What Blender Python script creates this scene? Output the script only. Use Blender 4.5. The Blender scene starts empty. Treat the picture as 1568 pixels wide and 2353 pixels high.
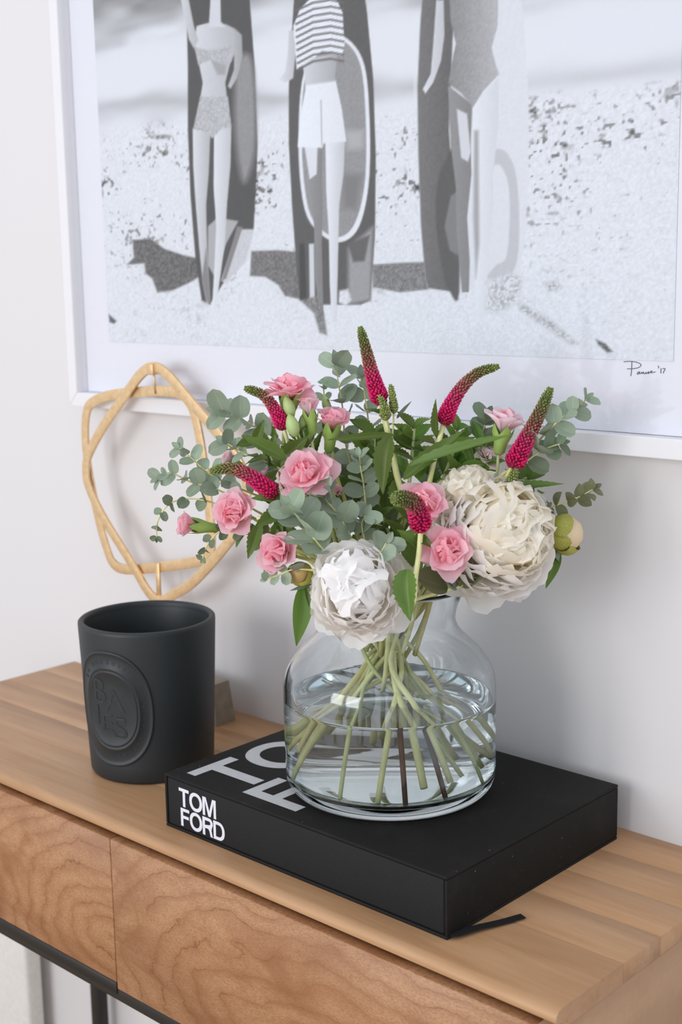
import bpy, bmesh, math, random
import numpy as np
from mathutils import Vector, Matrix, Quaternion, noise

random.seed(7)
SC = bpy.context.scene
COL = SC.collection

# ------------------------------------------------------------------ camera
W_PX, H_PX, F_PX = 1568.0, 2353.0, 3064.82
CAM = Vector((0.96884, -1.13389, 0.56382))
RGT = Vector((0.733473, 0.679507, -0.016967)).normalized()
FWD = Vector((-0.671182, 0.720091, -0.176025)).normalized()
UP = RGT.cross(FWD).normalized()
RGT = FWD.cross(UP).normalized()
cam_d = bpy.data.cameras.new('camera')
cam = bpy.data.objects.new('camera', cam_d)
COL.objects.link(cam)
cam_d.sensor_fit = 'HORIZONTAL'
cam_d.sensor_width = 24.0
cam_d.lens = F_PX / W_PX * 24.0
cam_d.clip_start = 0.05
cam.matrix_world = Matrix((
    (RGT.x, UP.x, -FWD.x, CAM.x), (RGT.y, UP.y, -FWD.y, CAM.y),
    (RGT.z, UP.z, -FWD.z, CAM.z), (0, 0, 0, 1)))
cam_d.dof.use_dof = True
cam_d.dof.focus_distance = 1.27
cam_d.dof.aperture_fstop = 7.0
SC.camera = cam

# ------------------------------------------------------------------ world, daylight, exposure
world = bpy.data.worlds.new('room_daylight')
SC.world = world
world.use_nodes = True
bg = world.node_tree.nodes['Background']
bg.inputs['Color'].default_value = (0.88, 0.925, 1.0, 1)
bg.inputs['Strength'].default_value = 0.82

def window_light(name, loc, target, sx, sy, power, color):
    d = bpy.data.lights.new(name, 'AREA')
    d.shape = 'RECTANGLE'
    d.size, d.size_y = sx, sy
    d.energy = power
    d.color = color
    o = bpy.data.objects.new(name, d)
    COL.objects.link(o)
    o.location = loc
    o.rotation_euler = (Vector(target) - Vector(loc)).to_track_quat('-Z', 'Y').to_euler()
    return o
# the two casements of the window across the room, in front of the console
window_light('window_daylight', (-0.72, -3.1, 0.80), (-0.05, -0.1, 0.15), 0.75, 1.3, 16.5, (0.985, 0.985, 1.0))
window_light('window_daylight', (0.22, -3.1, 0.80), (-0.05, -0.1, 0.15), 0.75, 1.3, 16.5, (0.985, 0.985, 1.0))
vs = SC.view_settings
vs.view_transform = 'Standard'
vs.look = 'None'
vs.gamma = 1.0
vs.use_curve_mapping = False
vs.exposure = 0.28
SC.cycles.max_bounces = 20
SC.cycles.diffuse_bounces = 8
SC.cycles.transmission_bounces = 18
SC.cycles.transparent_max_bounces = 16

# ------------------------------------------------------------------ pixel helpers
def ray(x, y):
    return FWD + RGT * ((x - W_PX / 2) / F_PX) - UP * ((y - H_PX / 2) / F_PX)
def on_y(x, y, v):
    d = ray(x, y)
    return CAM + d * ((v - CAM.y) / d.y)
def on_z(x, y, v):
    d = ray(x, y)
    return CAM + d * ((v - CAM.z) / d.z)
T_BOOK = 0.0578
VASE = Vector((0.1356, -0.1739, T_BOOK))
NH = Vector((FWD.x, FWD.y, 0)).normalized()
def at(x, y, off=0.0):
    """pixel -> point, 'off' metres in front of the vertical plane through the vase axis"""
    d = ray(x, y)
    t = ((VASE - CAM).dot(NH) - off) / d.dot(NH)
    return CAM + d * t
PXM = 1.0 / 2300.0     # metres per pixel at the bouquet
def facing(a, b, c):
    return (RGT * a + UP * b - FWD * c).normalized()

# ------------------------------------------------------------------ object helpers
def link(o):
    COL.objects.link(o)
    return o
def mesh_obj(name, me, mat=None, parent=None, world=None):
    o = bpy.data.objects.new(name, me)
    if mat is not None and len(me.materials) == 0:
        me.materials.append(mat)
    link(o)
    place(o, parent, world)
    return o
WM = {}
def place(o, parent=None, world=None):
    w = world if world is not None else Matrix.Identity(4)
    WM[o.name] = w
    if parent is not None:
        o.parent = parent
        o.matrix_basis = WM[parent.name].inverted() @ w
    else:
        o.matrix_basis = w
def thing(name, loc, label, cat, group=None):
    o = bpy.data.objects.new(name, None)
    o.empty_display_size = 0.02
    link(o)
    place(o, None, Matrix.Translation(Vector(loc)))
    tag(o, label, cat, group)
    return o
def tag(o, label, cat, group=None):
    o['label'] = label
    o['category'] = cat
    if group:
        o['group'] = group
def structure(o, label=None, cat=None):
    o['kind'] = 'structure'
    if label:
        o['label'] = label
    if cat:
        o['category'] = cat
def mesh_from(verts, faces, name='mesh', smooth=True, uvs=None, cols=None):
    me = bpy.data.meshes.new(name)
    me.from_pydata([tuple(v) for v in verts], [], faces)
    if uvs is not None:
        ul = me.uv_layers.new(name='UVMap')
        vi = np.empty(len(me.loops), dtype=np.int32)
        me.loops.foreach_get('vertex_index', vi)
        ul.data.foreach_set('uv', np.asarray(uvs, dtype=np.float32)[vi].ravel())
    if cols is not None:
        ca = me.color_attributes.new('col', 'FLOAT_COLOR', 'POINT')
        ca.data.foreach_set('color', np.asarray(cols, dtype=np.float32).ravel())
    if smooth:
        me.polygons.foreach_set('use_smooth', [True] * len(me.polygons))
    me.update()
    return me
def box_mesh(lo, hi, bev=0.0, seg=2, name='box'):
    bm = bmesh.new()
    bmesh.ops.create_cube(bm, size=1.0)
    lo, hi = Vector(lo), Vector(hi)
    for v in bm.verts:
        v.co = Vector(((v.co.x + .5) * (hi.x - lo.x) + lo.x, (v.co.y + .5) * (hi.y - lo.y) + lo.y, (v.co.z + .5) * (hi.z - lo.z) + lo.z))
    if bev > 0:
        bmesh.ops.bevel(bm, geom=bm.edges[:], offset=bev, segments=seg, profile=0.5, affect='EDGES')
    me = bpy.data.meshes.new(name)
    bm.to_mesh(me); bm.free()
    if bev > 0:
        me.polygons.foreach_set('use_smooth', [True] * len(me.polygons))
        try:
            me.set_sharp_from_angle(angle=math.radians(50))
        except Exception:
            pass
    return me
def lathe_mesh(profile, seg=64, name='lathe', closed=False):
    """profile of (r, z); r == 0 ends are capped by a single vertex"""
    V, Fc, rows = [], [], []
    for r, z in profile:
        if r < 1e-7:
            rows.append([len(V)]); V.append((0, 0, z))
        else:
            rows.append(list(range(len(V), len(V) + seg)))
            for k in range(seg):
                a = 2 * math.pi * k / seg
                V.append((r * math.cos(a), r * math.sin(a), z))
    pairs = list(zip(rows[:-1], rows[1:]))
    if closed:
        pairs.append((rows[-1], rows[0]))
    for A, B in pairs:
        for k in range(seg):
            k2 = (k + 1) % seg
            if len(A) == 1 and len(B) == 1:
                continue
            if len(A) == 1:
                Fc.append((A[0], B[k2], B[k]))
            elif len(B) == 1:
                Fc.append((A[k], A[k2], B[0]))
            else:
                Fc.append((A[k], A[k2], B[k2], B[k]))
    me = mesh_from(V, Fc, name)
    bm = bmesh.new(); bm.from_mesh(me)
    bmesh.ops.recalc_face_normals(bm, faces=bm.faces[:])
    bm.to_mesh(me); bm.free()
    return me
def catmull(pts, n=8):
    pts = [Vector(p) for p in pts]
    if len(pts) == 2:
        return [pts[0].lerp(pts[1], i / n) for i in range(n + 1)]
    P = [pts[0] * 2 - pts[1]] + pts + [pts[-1] * 2 - pts[-2]]
    out = []
    for i in range(1, len(P) - 2):
        a, b, c, d = P[i - 1], P[i], P[i + 1], P[i + 2]
        for k in range(n):
            t = k / n
            out.append(0.5 * ((2 * b) + (c - a) * t + (2 * a - 5 * b + 4 * c - d) * t * t + (3 * b - a - 3 * c + d) * t ** 3))
    out.append(pts[-1])
    return out
def frames(path):
    T = []
    n = len(path)
    for i in range(n):
        d = path[min(i + 1, n - 1)] - path[max(i - 1, 0)]
        T.append(d.normalized() if d.length > 1e-9 else Vector((0, 0, 1)))
    ref = Vector((0.3, 0.2, 1)) if abs(T[0].z) < 0.9 else Vector((1, 0.1, 0))
    N = (ref - T[0] * ref.dot(T[0])).normalized()
    out = []
    for i in range(n):
        N = (N - T[i] * N.dot(T[i]))
        N = N.normalized() if N.length > 1e-9 else T[i].orthogonal().normalized()
        out.append((T[i], N, T[i].cross(N)))
    return out
def tube_data(path, rad, seg=7, V=None, Fc=None, cap=True):
    V = [] if V is None else V
    Fc = [] if Fc is None else Fc
    fr = frames(path)
    base = len(V)
    n = len(path)
    for i, p in enumerate(path):
        r = rad(i / (n - 1)) if callable(rad) else rad
        _, a, b = fr[i]
        for k in range(seg):
            th = 2 * math.pi * k / seg
            V.append(p + a * (r * math.cos(th)) + b * (r * math.sin(th)))
    for i in range(n - 1):
        for k in range(seg):
            k2 = (k + 1) % seg
            Fc.append((base + i * seg + k, base + i * seg + k2, base + (i + 1) * seg + k2, base + (i + 1) * seg + k))
    if cap:
        Fc.append(tuple(base + k for k in reversed(range(seg))))
        Fc.append(tuple(base + (n - 1) * seg + k for k in range(seg)))
    return V, Fc
def part_world(name, V, Fc, mat, parent, cols=None, smooth=True):
    """mesh given in world coordinates, made local to its parent"""
    inv = WM[parent.name].inverted()
    me = mesh_from([inv @ Vector(v) for v in V], Fc, name, smooth, cols=cols)
    me.materials.append(mat)
    o = bpy.data.objects.new(name, me)
    link(o)
    place(o, parent, WM[parent.name])
    return o

# ------------------------------------------------------------------ material helpers
def lin(c):
    f = lambda v: (v / 12.92) if v <= 0.04045 else ((v + 0.055) / 1.055) ** 2.4
    return tuple(f(v / 255.0) for v in c) + (1.0,)
class NT:
    def __init__(self, name):
        self.m = bpy.data.materials.new(name)
        self.m.use_nodes = True
        self.t = self.m.node_tree
        self.t.nodes.clear()
        self.out = self.t.nodes.new('ShaderNodeOutputMaterial')
    def n(self, typ, **kw):
        nd = self.t.nodes.new(typ)
        for k, v in kw.items():
            if k.startswith('i_'):
                nd.inputs[k[2:].replace('_', ' ')].default_value = v
            else:
                setattr(nd, k, v)
        return nd
    def l(self, a, b):
        self.t.links.new(a, b)
    def ramp(self, fac, stops, interp='LINEAR'):
        r = self.n('ShaderNodeValToRGB')
        r.color_ramp.interpolation = interp
        e = r.color_ramp.elements
        e[0].position, e[0].color = stops[0]
        e[1].position, e[1].color = stops[-1]
        for p, c in stops[1:-1]:
            x = e.new(p); x.color = c
        if fac is not None:
            self.l(fac, r.inputs['Fac'])
        return r
    def coords(self, kind='Object', scale=(1, 1, 1), loc=(0, 0, 0), rot=(0, 0, 0)):
        tc = self.n('ShaderNodeTexCoord')
        mp = self.n('ShaderNodeMapping')
        mp.inputs['Scale'].default_value = scale
        mp.inputs['Location'].default_value = loc
        mp.inputs['Rotation'].default_value = rot
        self.l(tc.outputs[kind], mp.inputs['Vector'])
        return mp.outputs['Vector']
    def noise(self, vec, scale, detail=4, rough=0.55, dist=0.0):
        n = self.n('ShaderNodeTexNoise')
        n.inputs['Scale'].default_value = scale
        n.inputs['Detail'].default_value = detail
        n.inputs['Roughness'].default_value = rough
        n.inputs['Distortion'].default_value = dist
        self.l(vec, n.inputs['Vector'])
        return n
    def mix(self, fac, a, b, blend='MIX'):
        m = self.n('ShaderNodeMix', data_type='RGBA', blend_type=blend)
        for sock, v in ((m.inputs[0], fac), (m.inputs[6], a), (m.inputs[7], b)):
            if hasattr(v, 'links') or hasattr(v, 'is_linked'):
                self.l(v, sock)
            else:
                sock.default_value = v
        return m.outputs[2]
    def math(self, op, a, b=None, c=None):
        m = self.n('ShaderNodeMath', operation=op)
        for i, v in enumerate((a, b, c)):
            if v is None:
                continue
            if hasattr(v, 'is_linked'):
                self.l(v, m.inputs[i])
            else:
                m.inputs[i].default_value = v
        return m.outputs[0]
    def bump(self, height, strength=0.2, dist=0.001):
        b = self.n('ShaderNodeBump')
        b.inputs['Strength'].default_value = strength
        b.inputs['Distance'].default_value = dist
        self.l(height, b.inputs['Height'])
        return b.outputs['Normal']
    def principled(self, color=None, rough=0.5, metal=0.0, spec=0.5, normal=None, rough_s=None):
        p = self.n('ShaderNodeBsdfPrincipled')
        if color is not None:
            if hasattr(color, 'is_linked'):
                self.l(color, p.inputs['Base Color'])
            else:
                p.inputs['Base Color'].default_value = color
        p.inputs['Roughness'].default_value = rough
        if rough_s is not None:
            self.l(rough_s, p.inputs['Roughness'])
        p.inputs['Metallic'].default_value = metal
        p.inputs['Specular IOR Level'].default_value = spec
        if normal is not None:
            self.l(normal, p.inputs['Normal'])
        return p
    def done(self, shader):
        self.l(shader, self.out.inputs['Surface'])
        return self.m
def simple(name, rgb, rough=0.5, metal=0.0, spec=0.5, nscale=None, namp=0.06, bump=0.0):
    t = NT(name)
    c = lin(rgb)
    nrm = None
    col = c
    if nscale:
        nz = t.noise(t.coords(), nscale, 5)
        a = tuple(max(0, v * (1 - namp)) for v in c[:3]) + (1,)
        b = tuple(min(1, v * (1 + namp)) for v in c[:3]) + (1,)
        col = t.ramp(nz.outputs['Fac'], [(0.3, a), (0.7, b)]).outputs['Color']
        if bump:
            nrm = t.bump(nz.outputs['Fac'], bump)
    return t.done(t.principled(col, rough, metal, spec, nrm).outputs[0])
def leafy(name, front, back, rough=0.5, trans=0.25, vein=True, sheen=0.35, var=0.18):
    """thin leaf or petal: diffuse + translucent + soft gloss, tint varied per object"""
    t = NT(name)
    oi = t.n('ShaderNodeObjectInfo')
    tc = t.n('ShaderNodeTexCoord')
    sep = t.n('ShaderNodeSeparateXYZ')
    t.l(tc.outputs['UV'], sep.inputs[0])
    geo = t.n('ShaderNodeNewGeometry')
    col = t.mix(geo.outputs['Backfacing'], lin(front), lin(back))
    nz = t.noise(t.coords('UV', (3, 5, 1)), 3.0, 3)
    dark = tuple(v * 0.82 for v in lin(front)[:3]) + (1,)
    col = t.mix(t.math('MULTIPLY', nz.outputs['Fac'], 0.45), col, dark)
    if vein:
        v = t.math('ABSOLUTE', t.math('SUBTRACT', sep.outputs[0], 0.5))
        v = t.math('LESS_THAN', v, 0.022)
        light = tuple(min(1, x * 1.5 + 0.03) for x in lin(front)[:3]) + (1,)
        col = t.mix(t.math('MULTIPLY', v, 0.28), col, light)
    hsv = t.n('ShaderNodeHueSaturation')
    t.l(col, hsv.inputs['Color'])
    t.l(t.math('MULTIPLY_ADD', oi.outputs['Random'], var * 2, 1 - var), hsv.inputs['Value'])
    t.l(t.math('MULTIPLY_ADD', oi.outputs['Random'], 0.03, 0.485), hsv.inputs['Hue'])
    c = hsv.outputs['Color']
    d = t.principled(c, rough, 0, sheen)
    tr = t.n('ShaderNodeBsdfTranslucent')
    t.l(c, tr.inputs['Color'])
    mx = t.n('ShaderNodeMixShader')
    mx.inputs[0].default_value = trans
    t.l(d.outputs[0], mx.inputs[1]); t.l(tr.outputs[0], mx.inputs[2])
    return t.done(mx.outputs[0])
def petal_mat(name, base, mid, tip, trans=0.35, var=0.06):
    t = NT(name)
    tc = t.n('ShaderNodeTexCoord')
    sep = t.n('ShaderNodeSeparateXYZ')
    t.l(tc.outputs['UV'], sep.inputs[0])
    oi = t.n('ShaderNodeObjectInfo')
    st = t.noise(t.coords('UV', (26, 1.2, 1)), 1.0, 2)
    fac = t.math('ADD', sep.outputs[1], t.math('MULTIPLY_ADD', st.outputs['Fac'], 0.24, -0.12))
    r = t.ramp(fac, [(0.05, lin(base)), (0.5, lin(mid)), (0.95, lin(tip))])
    hsv = t.n('ShaderNodeHueSaturation')
    t.l(r.outputs['Color'], hsv.inputs['Color'])
    t.l(t.math('MULTIPLY_ADD', oi.outputs['Random'], var * 2, 1 - var), hsv.inputs['Value'])
    t.l(t.math('MULTIPLY_ADD', oi.outputs['Random'], 0.3, 0.85), hsv.inputs['Saturation'])
    c = hsv.outputs['Color']
    nrm = t.bump(st.outputs['Fac'], 0.12, 0.001)
    d = t.principled(c, 0.6, 0, 0.25, nrm)
    tr = t.n('ShaderNodeBsdfTranslucent')
    t.l(c, tr.inputs['Color'])
    mx = t.n('ShaderNodeMixShader')
    mx.inputs[0].default_value = trans
    t.l(d.outputs[0], mx.inputs[1]); t.l(tr.outputs[0], mx.inputs[2])
    return t.done(mx.outputs[0])
def vcol_mat(name, rough=0.55, spec=0.3, attr='col'):
    t = NT(name)
    a = t.n('ShaderNodeAttribute', attribute_name=attr)
    return t.done(t.principled(a.outputs['Color'], rough, 0, spec).outputs[0])

# ------------------------------------------------------------------ materials
M = {}
def wall_mat():
    t = NT('white_wall_paint')
    nz = t.noise(t.coords(), 260, 3)
    return t.done(t.principled(lin((224, 222, 223)), 0.75, 0, 0.25, t.bump(nz.outputs['Fac'], 0.05, 0.0006)).outputs[0])
M['wall'] = wall_mat()
M['floor'] = simple('pale_oak_floor', (176, 150, 122), 0.5, nscale=3)
def top_wood(shift, tone):
    """long straight light brown grain running along x"""
    t = NT('light_mango_wood')
    v = t.coords('Object', (1.6, 16, 16), (shift, shift * 3.1, 0))
    warp = t.noise(v, 1.1, 3)
    n1 = t.noise(v, 2.2, 6, 0.6, 0.6)
    n2 = t.noise(t.coords('Object', (9, 240, 240), (shift, 0, 0)), 1.0, 3)
    n3 = t.noise(t.coords('Object', (3, 5, 5), (shift * 2, 0, 0)), 1.0, 3)
    base = [tuple(x * tone for x in lin(c)[:3]) + (1,) for c in ((164, 121, 84), (188, 146, 107), (203, 164, 126))]
    r = t.ramp(n1.outputs['Fac'], [(0.24, base[0]), (0.5, base[1]), (0.80, base[2])])
    c = t.mix(t.math('MULTIPLY', n2.outputs['Fac'], 0.28), r.outputs['Color'], tuple(x * tone * 0.75 for x in lin((150, 106, 70))[:3]) + (1,))
    r3 = t.ramp(n3.outputs['Fac'], [(0.56, (0, 0, 0, 1)), (0.76, (1, 1, 1, 1))])
    c = t.mix(t.math('MULTIPLY', r3.outputs['Color'], 0.40), c, lin((142, 96, 60)))
    return t.done(t.principled(c, 0.42, 0, 0.4, t.bump(n2.outputs['Fac'], 0.08, 0.0006)).outputs[0])
def figured_wood(x0, z0, sx, sz, seed):
    """cathedral (flame) figure on a drawer front; arcs open to one side"""
    t = NT('figured_mango_wood')
    tc = t.n('ShaderNodeTexCoord')
    nzl = t.noise(t.coords('Object', (5, 5, 10), (seed, 0, seed)), 1.0, 5, 0.55)
    nzs = t.noise(t.coords('Object', (60, 60, 40), (seed, 0, 0)), 1.0, 4, 0.6)
    sep = t.n('ShaderNodeSeparateXYZ')
    t.l(tc.outputs['Object'], sep.inputs[0])
    dx = t.math('MULTIPLY', t.math('SUBTRACT', sep.outputs[0], x0), sx)
    dz = t.math('MULTIPLY', t.math('SUBTRACT', sep.outputs[2], z0), sz)
    rr = t.math('SQRT', t.math('ADD', t.math('MULTIPLY', dx, dx), t.math('MULTIPLY', dz, dz)))
    rr = t.math('ADD', rr, t.math('MULTIPLY', t.math('SUBTRACT', nzl.outputs['Fac'], 0.5), 0.72))
    rr = t.math('ADD', rr, t.math('MULTIPLY', t.math('SUBTRACT', nzs.outputs['Fac'], 0.5), 0.05))
    band = t.math('FRACT', t.math('MULTIPLY', rr, 6.6))
    rings = t.ramp(band, [(0.0, lin((168, 121, 84))), (0.12, lin((179, 133, 95))), (0.4, lin((187, 143, 105))), (0.7, lin((182, 137, 99))), (0.94, lin((171, 124, 87))), (1.0, lin((168, 121, 84)))])
    line = t.ramp(t.math('ABSOLUTE', t.math('SUBTRACT', band, 0.5)), [(0.468, (0, 0, 0, 1)), (0.492, (1, 1, 1, 1))])
    lm = t.noise(t.coords('Object', (16, 16, 16), (seed, 2, 0)), 1.0, 3)
    lmr = t.ramp(lm.outputs['Fac'], [(0.42, (0, 0, 0, 1)), (0.62, (1, 1, 1, 1))])
    c = t.mix(t.math('MULTIPLY', t.math('MULTIPLY', line.outputs['Color'], lmr.outputs['Color']), 0.75), rings.outputs['Color'], lin((112, 70, 42)))
    fl = t.noise(t.coords('Object', (260, 260, 620), (seed, 0, 0), (0, 0.45, 0)), 1.0, 4, 0.75)
    flr = t.ramp(fl.outputs['Fac'], [(0.42, (0, 0, 0, 1)), (0.62, (1, 1, 1, 1))])
    c = t.mix(t.math('MULTIPLY', flr.outputs['Color'], 0.60), c, lin((138, 95, 62)))
    bl = t.noise(t.coords('Object', (5, 5, 13), (seed * 3, 0, 2), (0, 0.25, 0)), 1.0, 4, 0.6, 0.8)
    blr = t.ramp(bl.outputs['Fac'], [(0.46, (0, 0, 0, 1)), (0.70, (1, 1, 1, 1))])
    c = t.mix(t.math('MULTIPLY', blr.outputs['Color'], 0.72), c, lin((134, 84, 50)))
    return t.done(t.principled(c, 0.45, 0, 0.4, t.bump(fl.outputs['Fac'], 0.15, 0.0006)).outputs[0])
M['black_metal'] = simple('black_metal', (44, 42, 40), 0.5, 0.3)
M['white_frame'] = simple('white_lacquer', (231, 230, 233), 0.4, 0, 0.4, nscale=30, namp=0.01)
M['paper'] = simple('print_paper', (230, 231, 240), 0.8, 0, 0.2, nscale=200, namp=0.01)
M['ink'] = simple('signature_ink', (70, 74, 92), 0.7, nscale=50)
def brass():
    t = NT('brushed_gold')
    nz = t.noise(t.coords('Object', (1, 1, 1)), 120, 4, 0.7)
    c = t.ramp(nz.outputs['Fac'], [(0.3, lin((222, 188, 142))), (0.7, lin((242, 212, 170)))])
    return t.done(t.principled(c.outputs['Color'], 0.48, 1.0, 0.5, t.bump(nz.outputs['Fac'], 0.05, 0.0005)).outputs[0])
M['gold'] = brass()
M['stone'] = simple('grey_wood_block', (150, 138, 122), 0.7, nscale=60, namp=0.18, bump=0.2)
M['candle'] = simple('matte_black_ceramic', (36, 41, 44), 0.5, 0, 0.5, nscale=300, namp=0.05, bump=0.02)
M['wax'] = simple('dark_inner_ceramic', (30, 31, 32), 0.5, nscale=80)
def cloth():
    t = NT('black_book_cloth')
    wv = t.noise(t.coords('Object'), 900, 2)
    sp = t.noise(t.coords('Object', loc=(3, 1, 0)), 190, 2, 0.5)
    spr = t.ramp(sp.outputs['Fac'], [(0.755, (0, 0, 0, 1)), (0.775, (1, 1, 1, 1))])
    sm = t.noise(t.coords('Object', loc=(1, 7, 0)), 22, 5, 0.7)
    smr = t.ramp(sm.outputs['Fac'], [(0.5, (0, 0, 0, 1)), (0.8, (1, 1, 1, 1))])
    c = t.mix(t.math('MULTIPLY', smr.outputs['Color'], 0.5), lin((19, 18, 17)), lin((44, 41, 38)))
    c = t.mix(t.math('MULTIPLY', spr.outputs['Color'], 0.8), c, lin((120, 118, 112)))
    return t.done(t.principled(c, 0.75, 0, 0.3, t.bump(wv.outputs['Fac'], 0.25, 0.0004)).outputs[0])
M['cloth'] = cloth()
M['spine'] = simple('black_spine_cloth', (26, 27, 29), 0.7, 0, 0.3, nscale=500, namp=0.12, bump=0.1)
M['silver'] = simple('grey_foil_print', (196, 197, 199), 0.6, 0.0, 0.4, nscale=120, namp=0.05)
M['white_print'] = simple('white_foil_print', (222, 222, 232), 0.6, nscale=120, namp=0.03)
M['canvas'] = simple('off_white_textured_canvas', (226, 224, 219), 0.9, nscale=150, namp=0.05, bump=0.35)

def glass_mat(name, tint, ior, rough=0.0):
    t = NT(name)
    g = t.n('ShaderNodeBsdfGlass')
    g.inputs['Color'].default_value = tint
    g.inputs['IOR'].default_value = ior
    g.inputs['Roughness'].default_value = rough
    return t.done(g.outputs[0])
M['glass'] = glass_mat('clear_vase_glass', (0.98, 0.994, 0.998, 1), 1.47)
M['water'] = glass_mat('clear_water', (0.982, 0.996, 1.0, 1), 1.333)
def pane_mat():
    t = NT('picture_glass')
    tr = t.n('ShaderNodeBsdfTransparent')
    gl = t.n('ShaderNodeBsdfGlossy')
    gl.inputs['Roughness'].default_value = 0.02
    geo = t.n('ShaderNodeNewGeometry')
    dot = t.n('ShaderNodeVectorMath', operation='DOT_PRODUCT')
    t.l(geo.outputs['Normal'], dot.inputs[0]); t.l(geo.outputs['Incoming'], dot.inputs[1])
    k = t.math('POWER', t.math('SUBTRACT', 1.0, t.math('ABSOLUTE', dot.outputs['Value'])), 5.0)
    fac = t.math('MULTIPLY_ADD', k, 0.96, 0.04)             # Schlick reflectance of plain glass
    mx = t.n('ShaderNodeMixShader')
    t.l(fac, mx.inputs[0]); t.l(tr.outputs[0], mx.inputs[1]); t.l(gl.outputs[0], mx.inputs[2])
    return t.done(mx.outputs[0])
M['pane'] = pane_mat()

M['petal_white'] = petal_mat('white_peony_petal', (254, 243, 214), (255, 252, 245), (255, 254, 254), 0.40, 0.01)
M['petal_cream'] = petal_mat('cream_peony_petal', (254, 234, 178), (255, 246, 220), (255, 252, 244), 0.46, 0.01)
M['petal_pink'] = petal_mat('pink_carnation_petal', (250, 236, 216), (252, 196, 210), (253, 212, 222), 0.42, 0.03)
M['petal_deep'] = petal_mat('deep_pink_carnation_petal', (248, 170, 172), (251, 168, 186), (252, 200, 212), 0.42, 0.03)
M['petal_pale'] = petal_mat('pale_pink_carnation_petal', (246, 240, 232), (250, 228, 234), (252, 235, 241), 0.42, 0.03)
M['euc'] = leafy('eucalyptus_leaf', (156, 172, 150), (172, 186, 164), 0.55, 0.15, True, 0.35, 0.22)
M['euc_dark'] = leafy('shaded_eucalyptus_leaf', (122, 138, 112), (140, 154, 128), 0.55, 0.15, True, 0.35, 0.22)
M['leaf'] = leafy('speedwell_leaf', (102, 126, 58), (130, 152, 88), 0.45, 0.28, True, 0.4, 0.2)
M['leaf_bright'] = leafy('bright_green_leaf', (112, 146, 66), (140, 168, 96), 0.45, 0.3, True, 0.4, 0.15)
M['leaf_olive'] = leafy('olive_leaf', (122, 126, 92), (140, 142, 108), 0.5, 0.2, True, 0.3, 0.15)
M['calyx'] = simple('carnation_calyx', (150, 178, 92), 0.5, nscale=60, namp=0.2)
M['calyx_light'] = simple('pale_green_calyx', (172, 196, 128), 0.5, nscale=60, namp=0.15)
M['stem'] = simple('light_green_stem', (228, 230, 168), 0.5, nscale=40, namp=0.15)
M['stem_dark'] = simple('grey_green_stem', (204, 214, 156), 0.5, nscale=40, namp=0.18)
M['stem_brown'] = simple('brown_woody_stem', (96, 66, 52), 0.6, nscale=60, namp=0.3, bump=0.2)
M['stem_olive'] = simple('olive_stem', (218, 212, 146), 0.5, nscale=40, namp=0.2)
M['bud_green'] = simple('peony_bud_green', (166, 166, 74), 0.5, nscale=30, namp=0.25)
M['bud_tan'] = simple('tan_peony_bud', (180, 150, 96), 0.55, nscale=30, namp=0.25)
M['florets'] = vcol_mat('speedwell_florets', 0.5, 0.35)

# ================================================================== the setting
FLOOR = -0.80
def quad(name, pts, mat):
    me = mesh_from(pts, [(0, 1, 2, 3)], name, False)
    return mesh_obj(name, me, mat)
structure(quad('wall_back', [(-3.2, 0, FLOOR), (2.6, 0, FLOOR), (2.6, 0, 1.8), (-3.2, 0, 1.8)], M['wall']), 'smooth white painted wall behind the console', 'wall')
structure(quad('floor', [(-3.2, 0, FLOOR), (-3.2, -4.2, FLOOR), (2.6, -4.2, FLOOR), (2.6, 0, FLOOR)], M['floor']), 'pale wooden floor under the console', 'floor')

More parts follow.
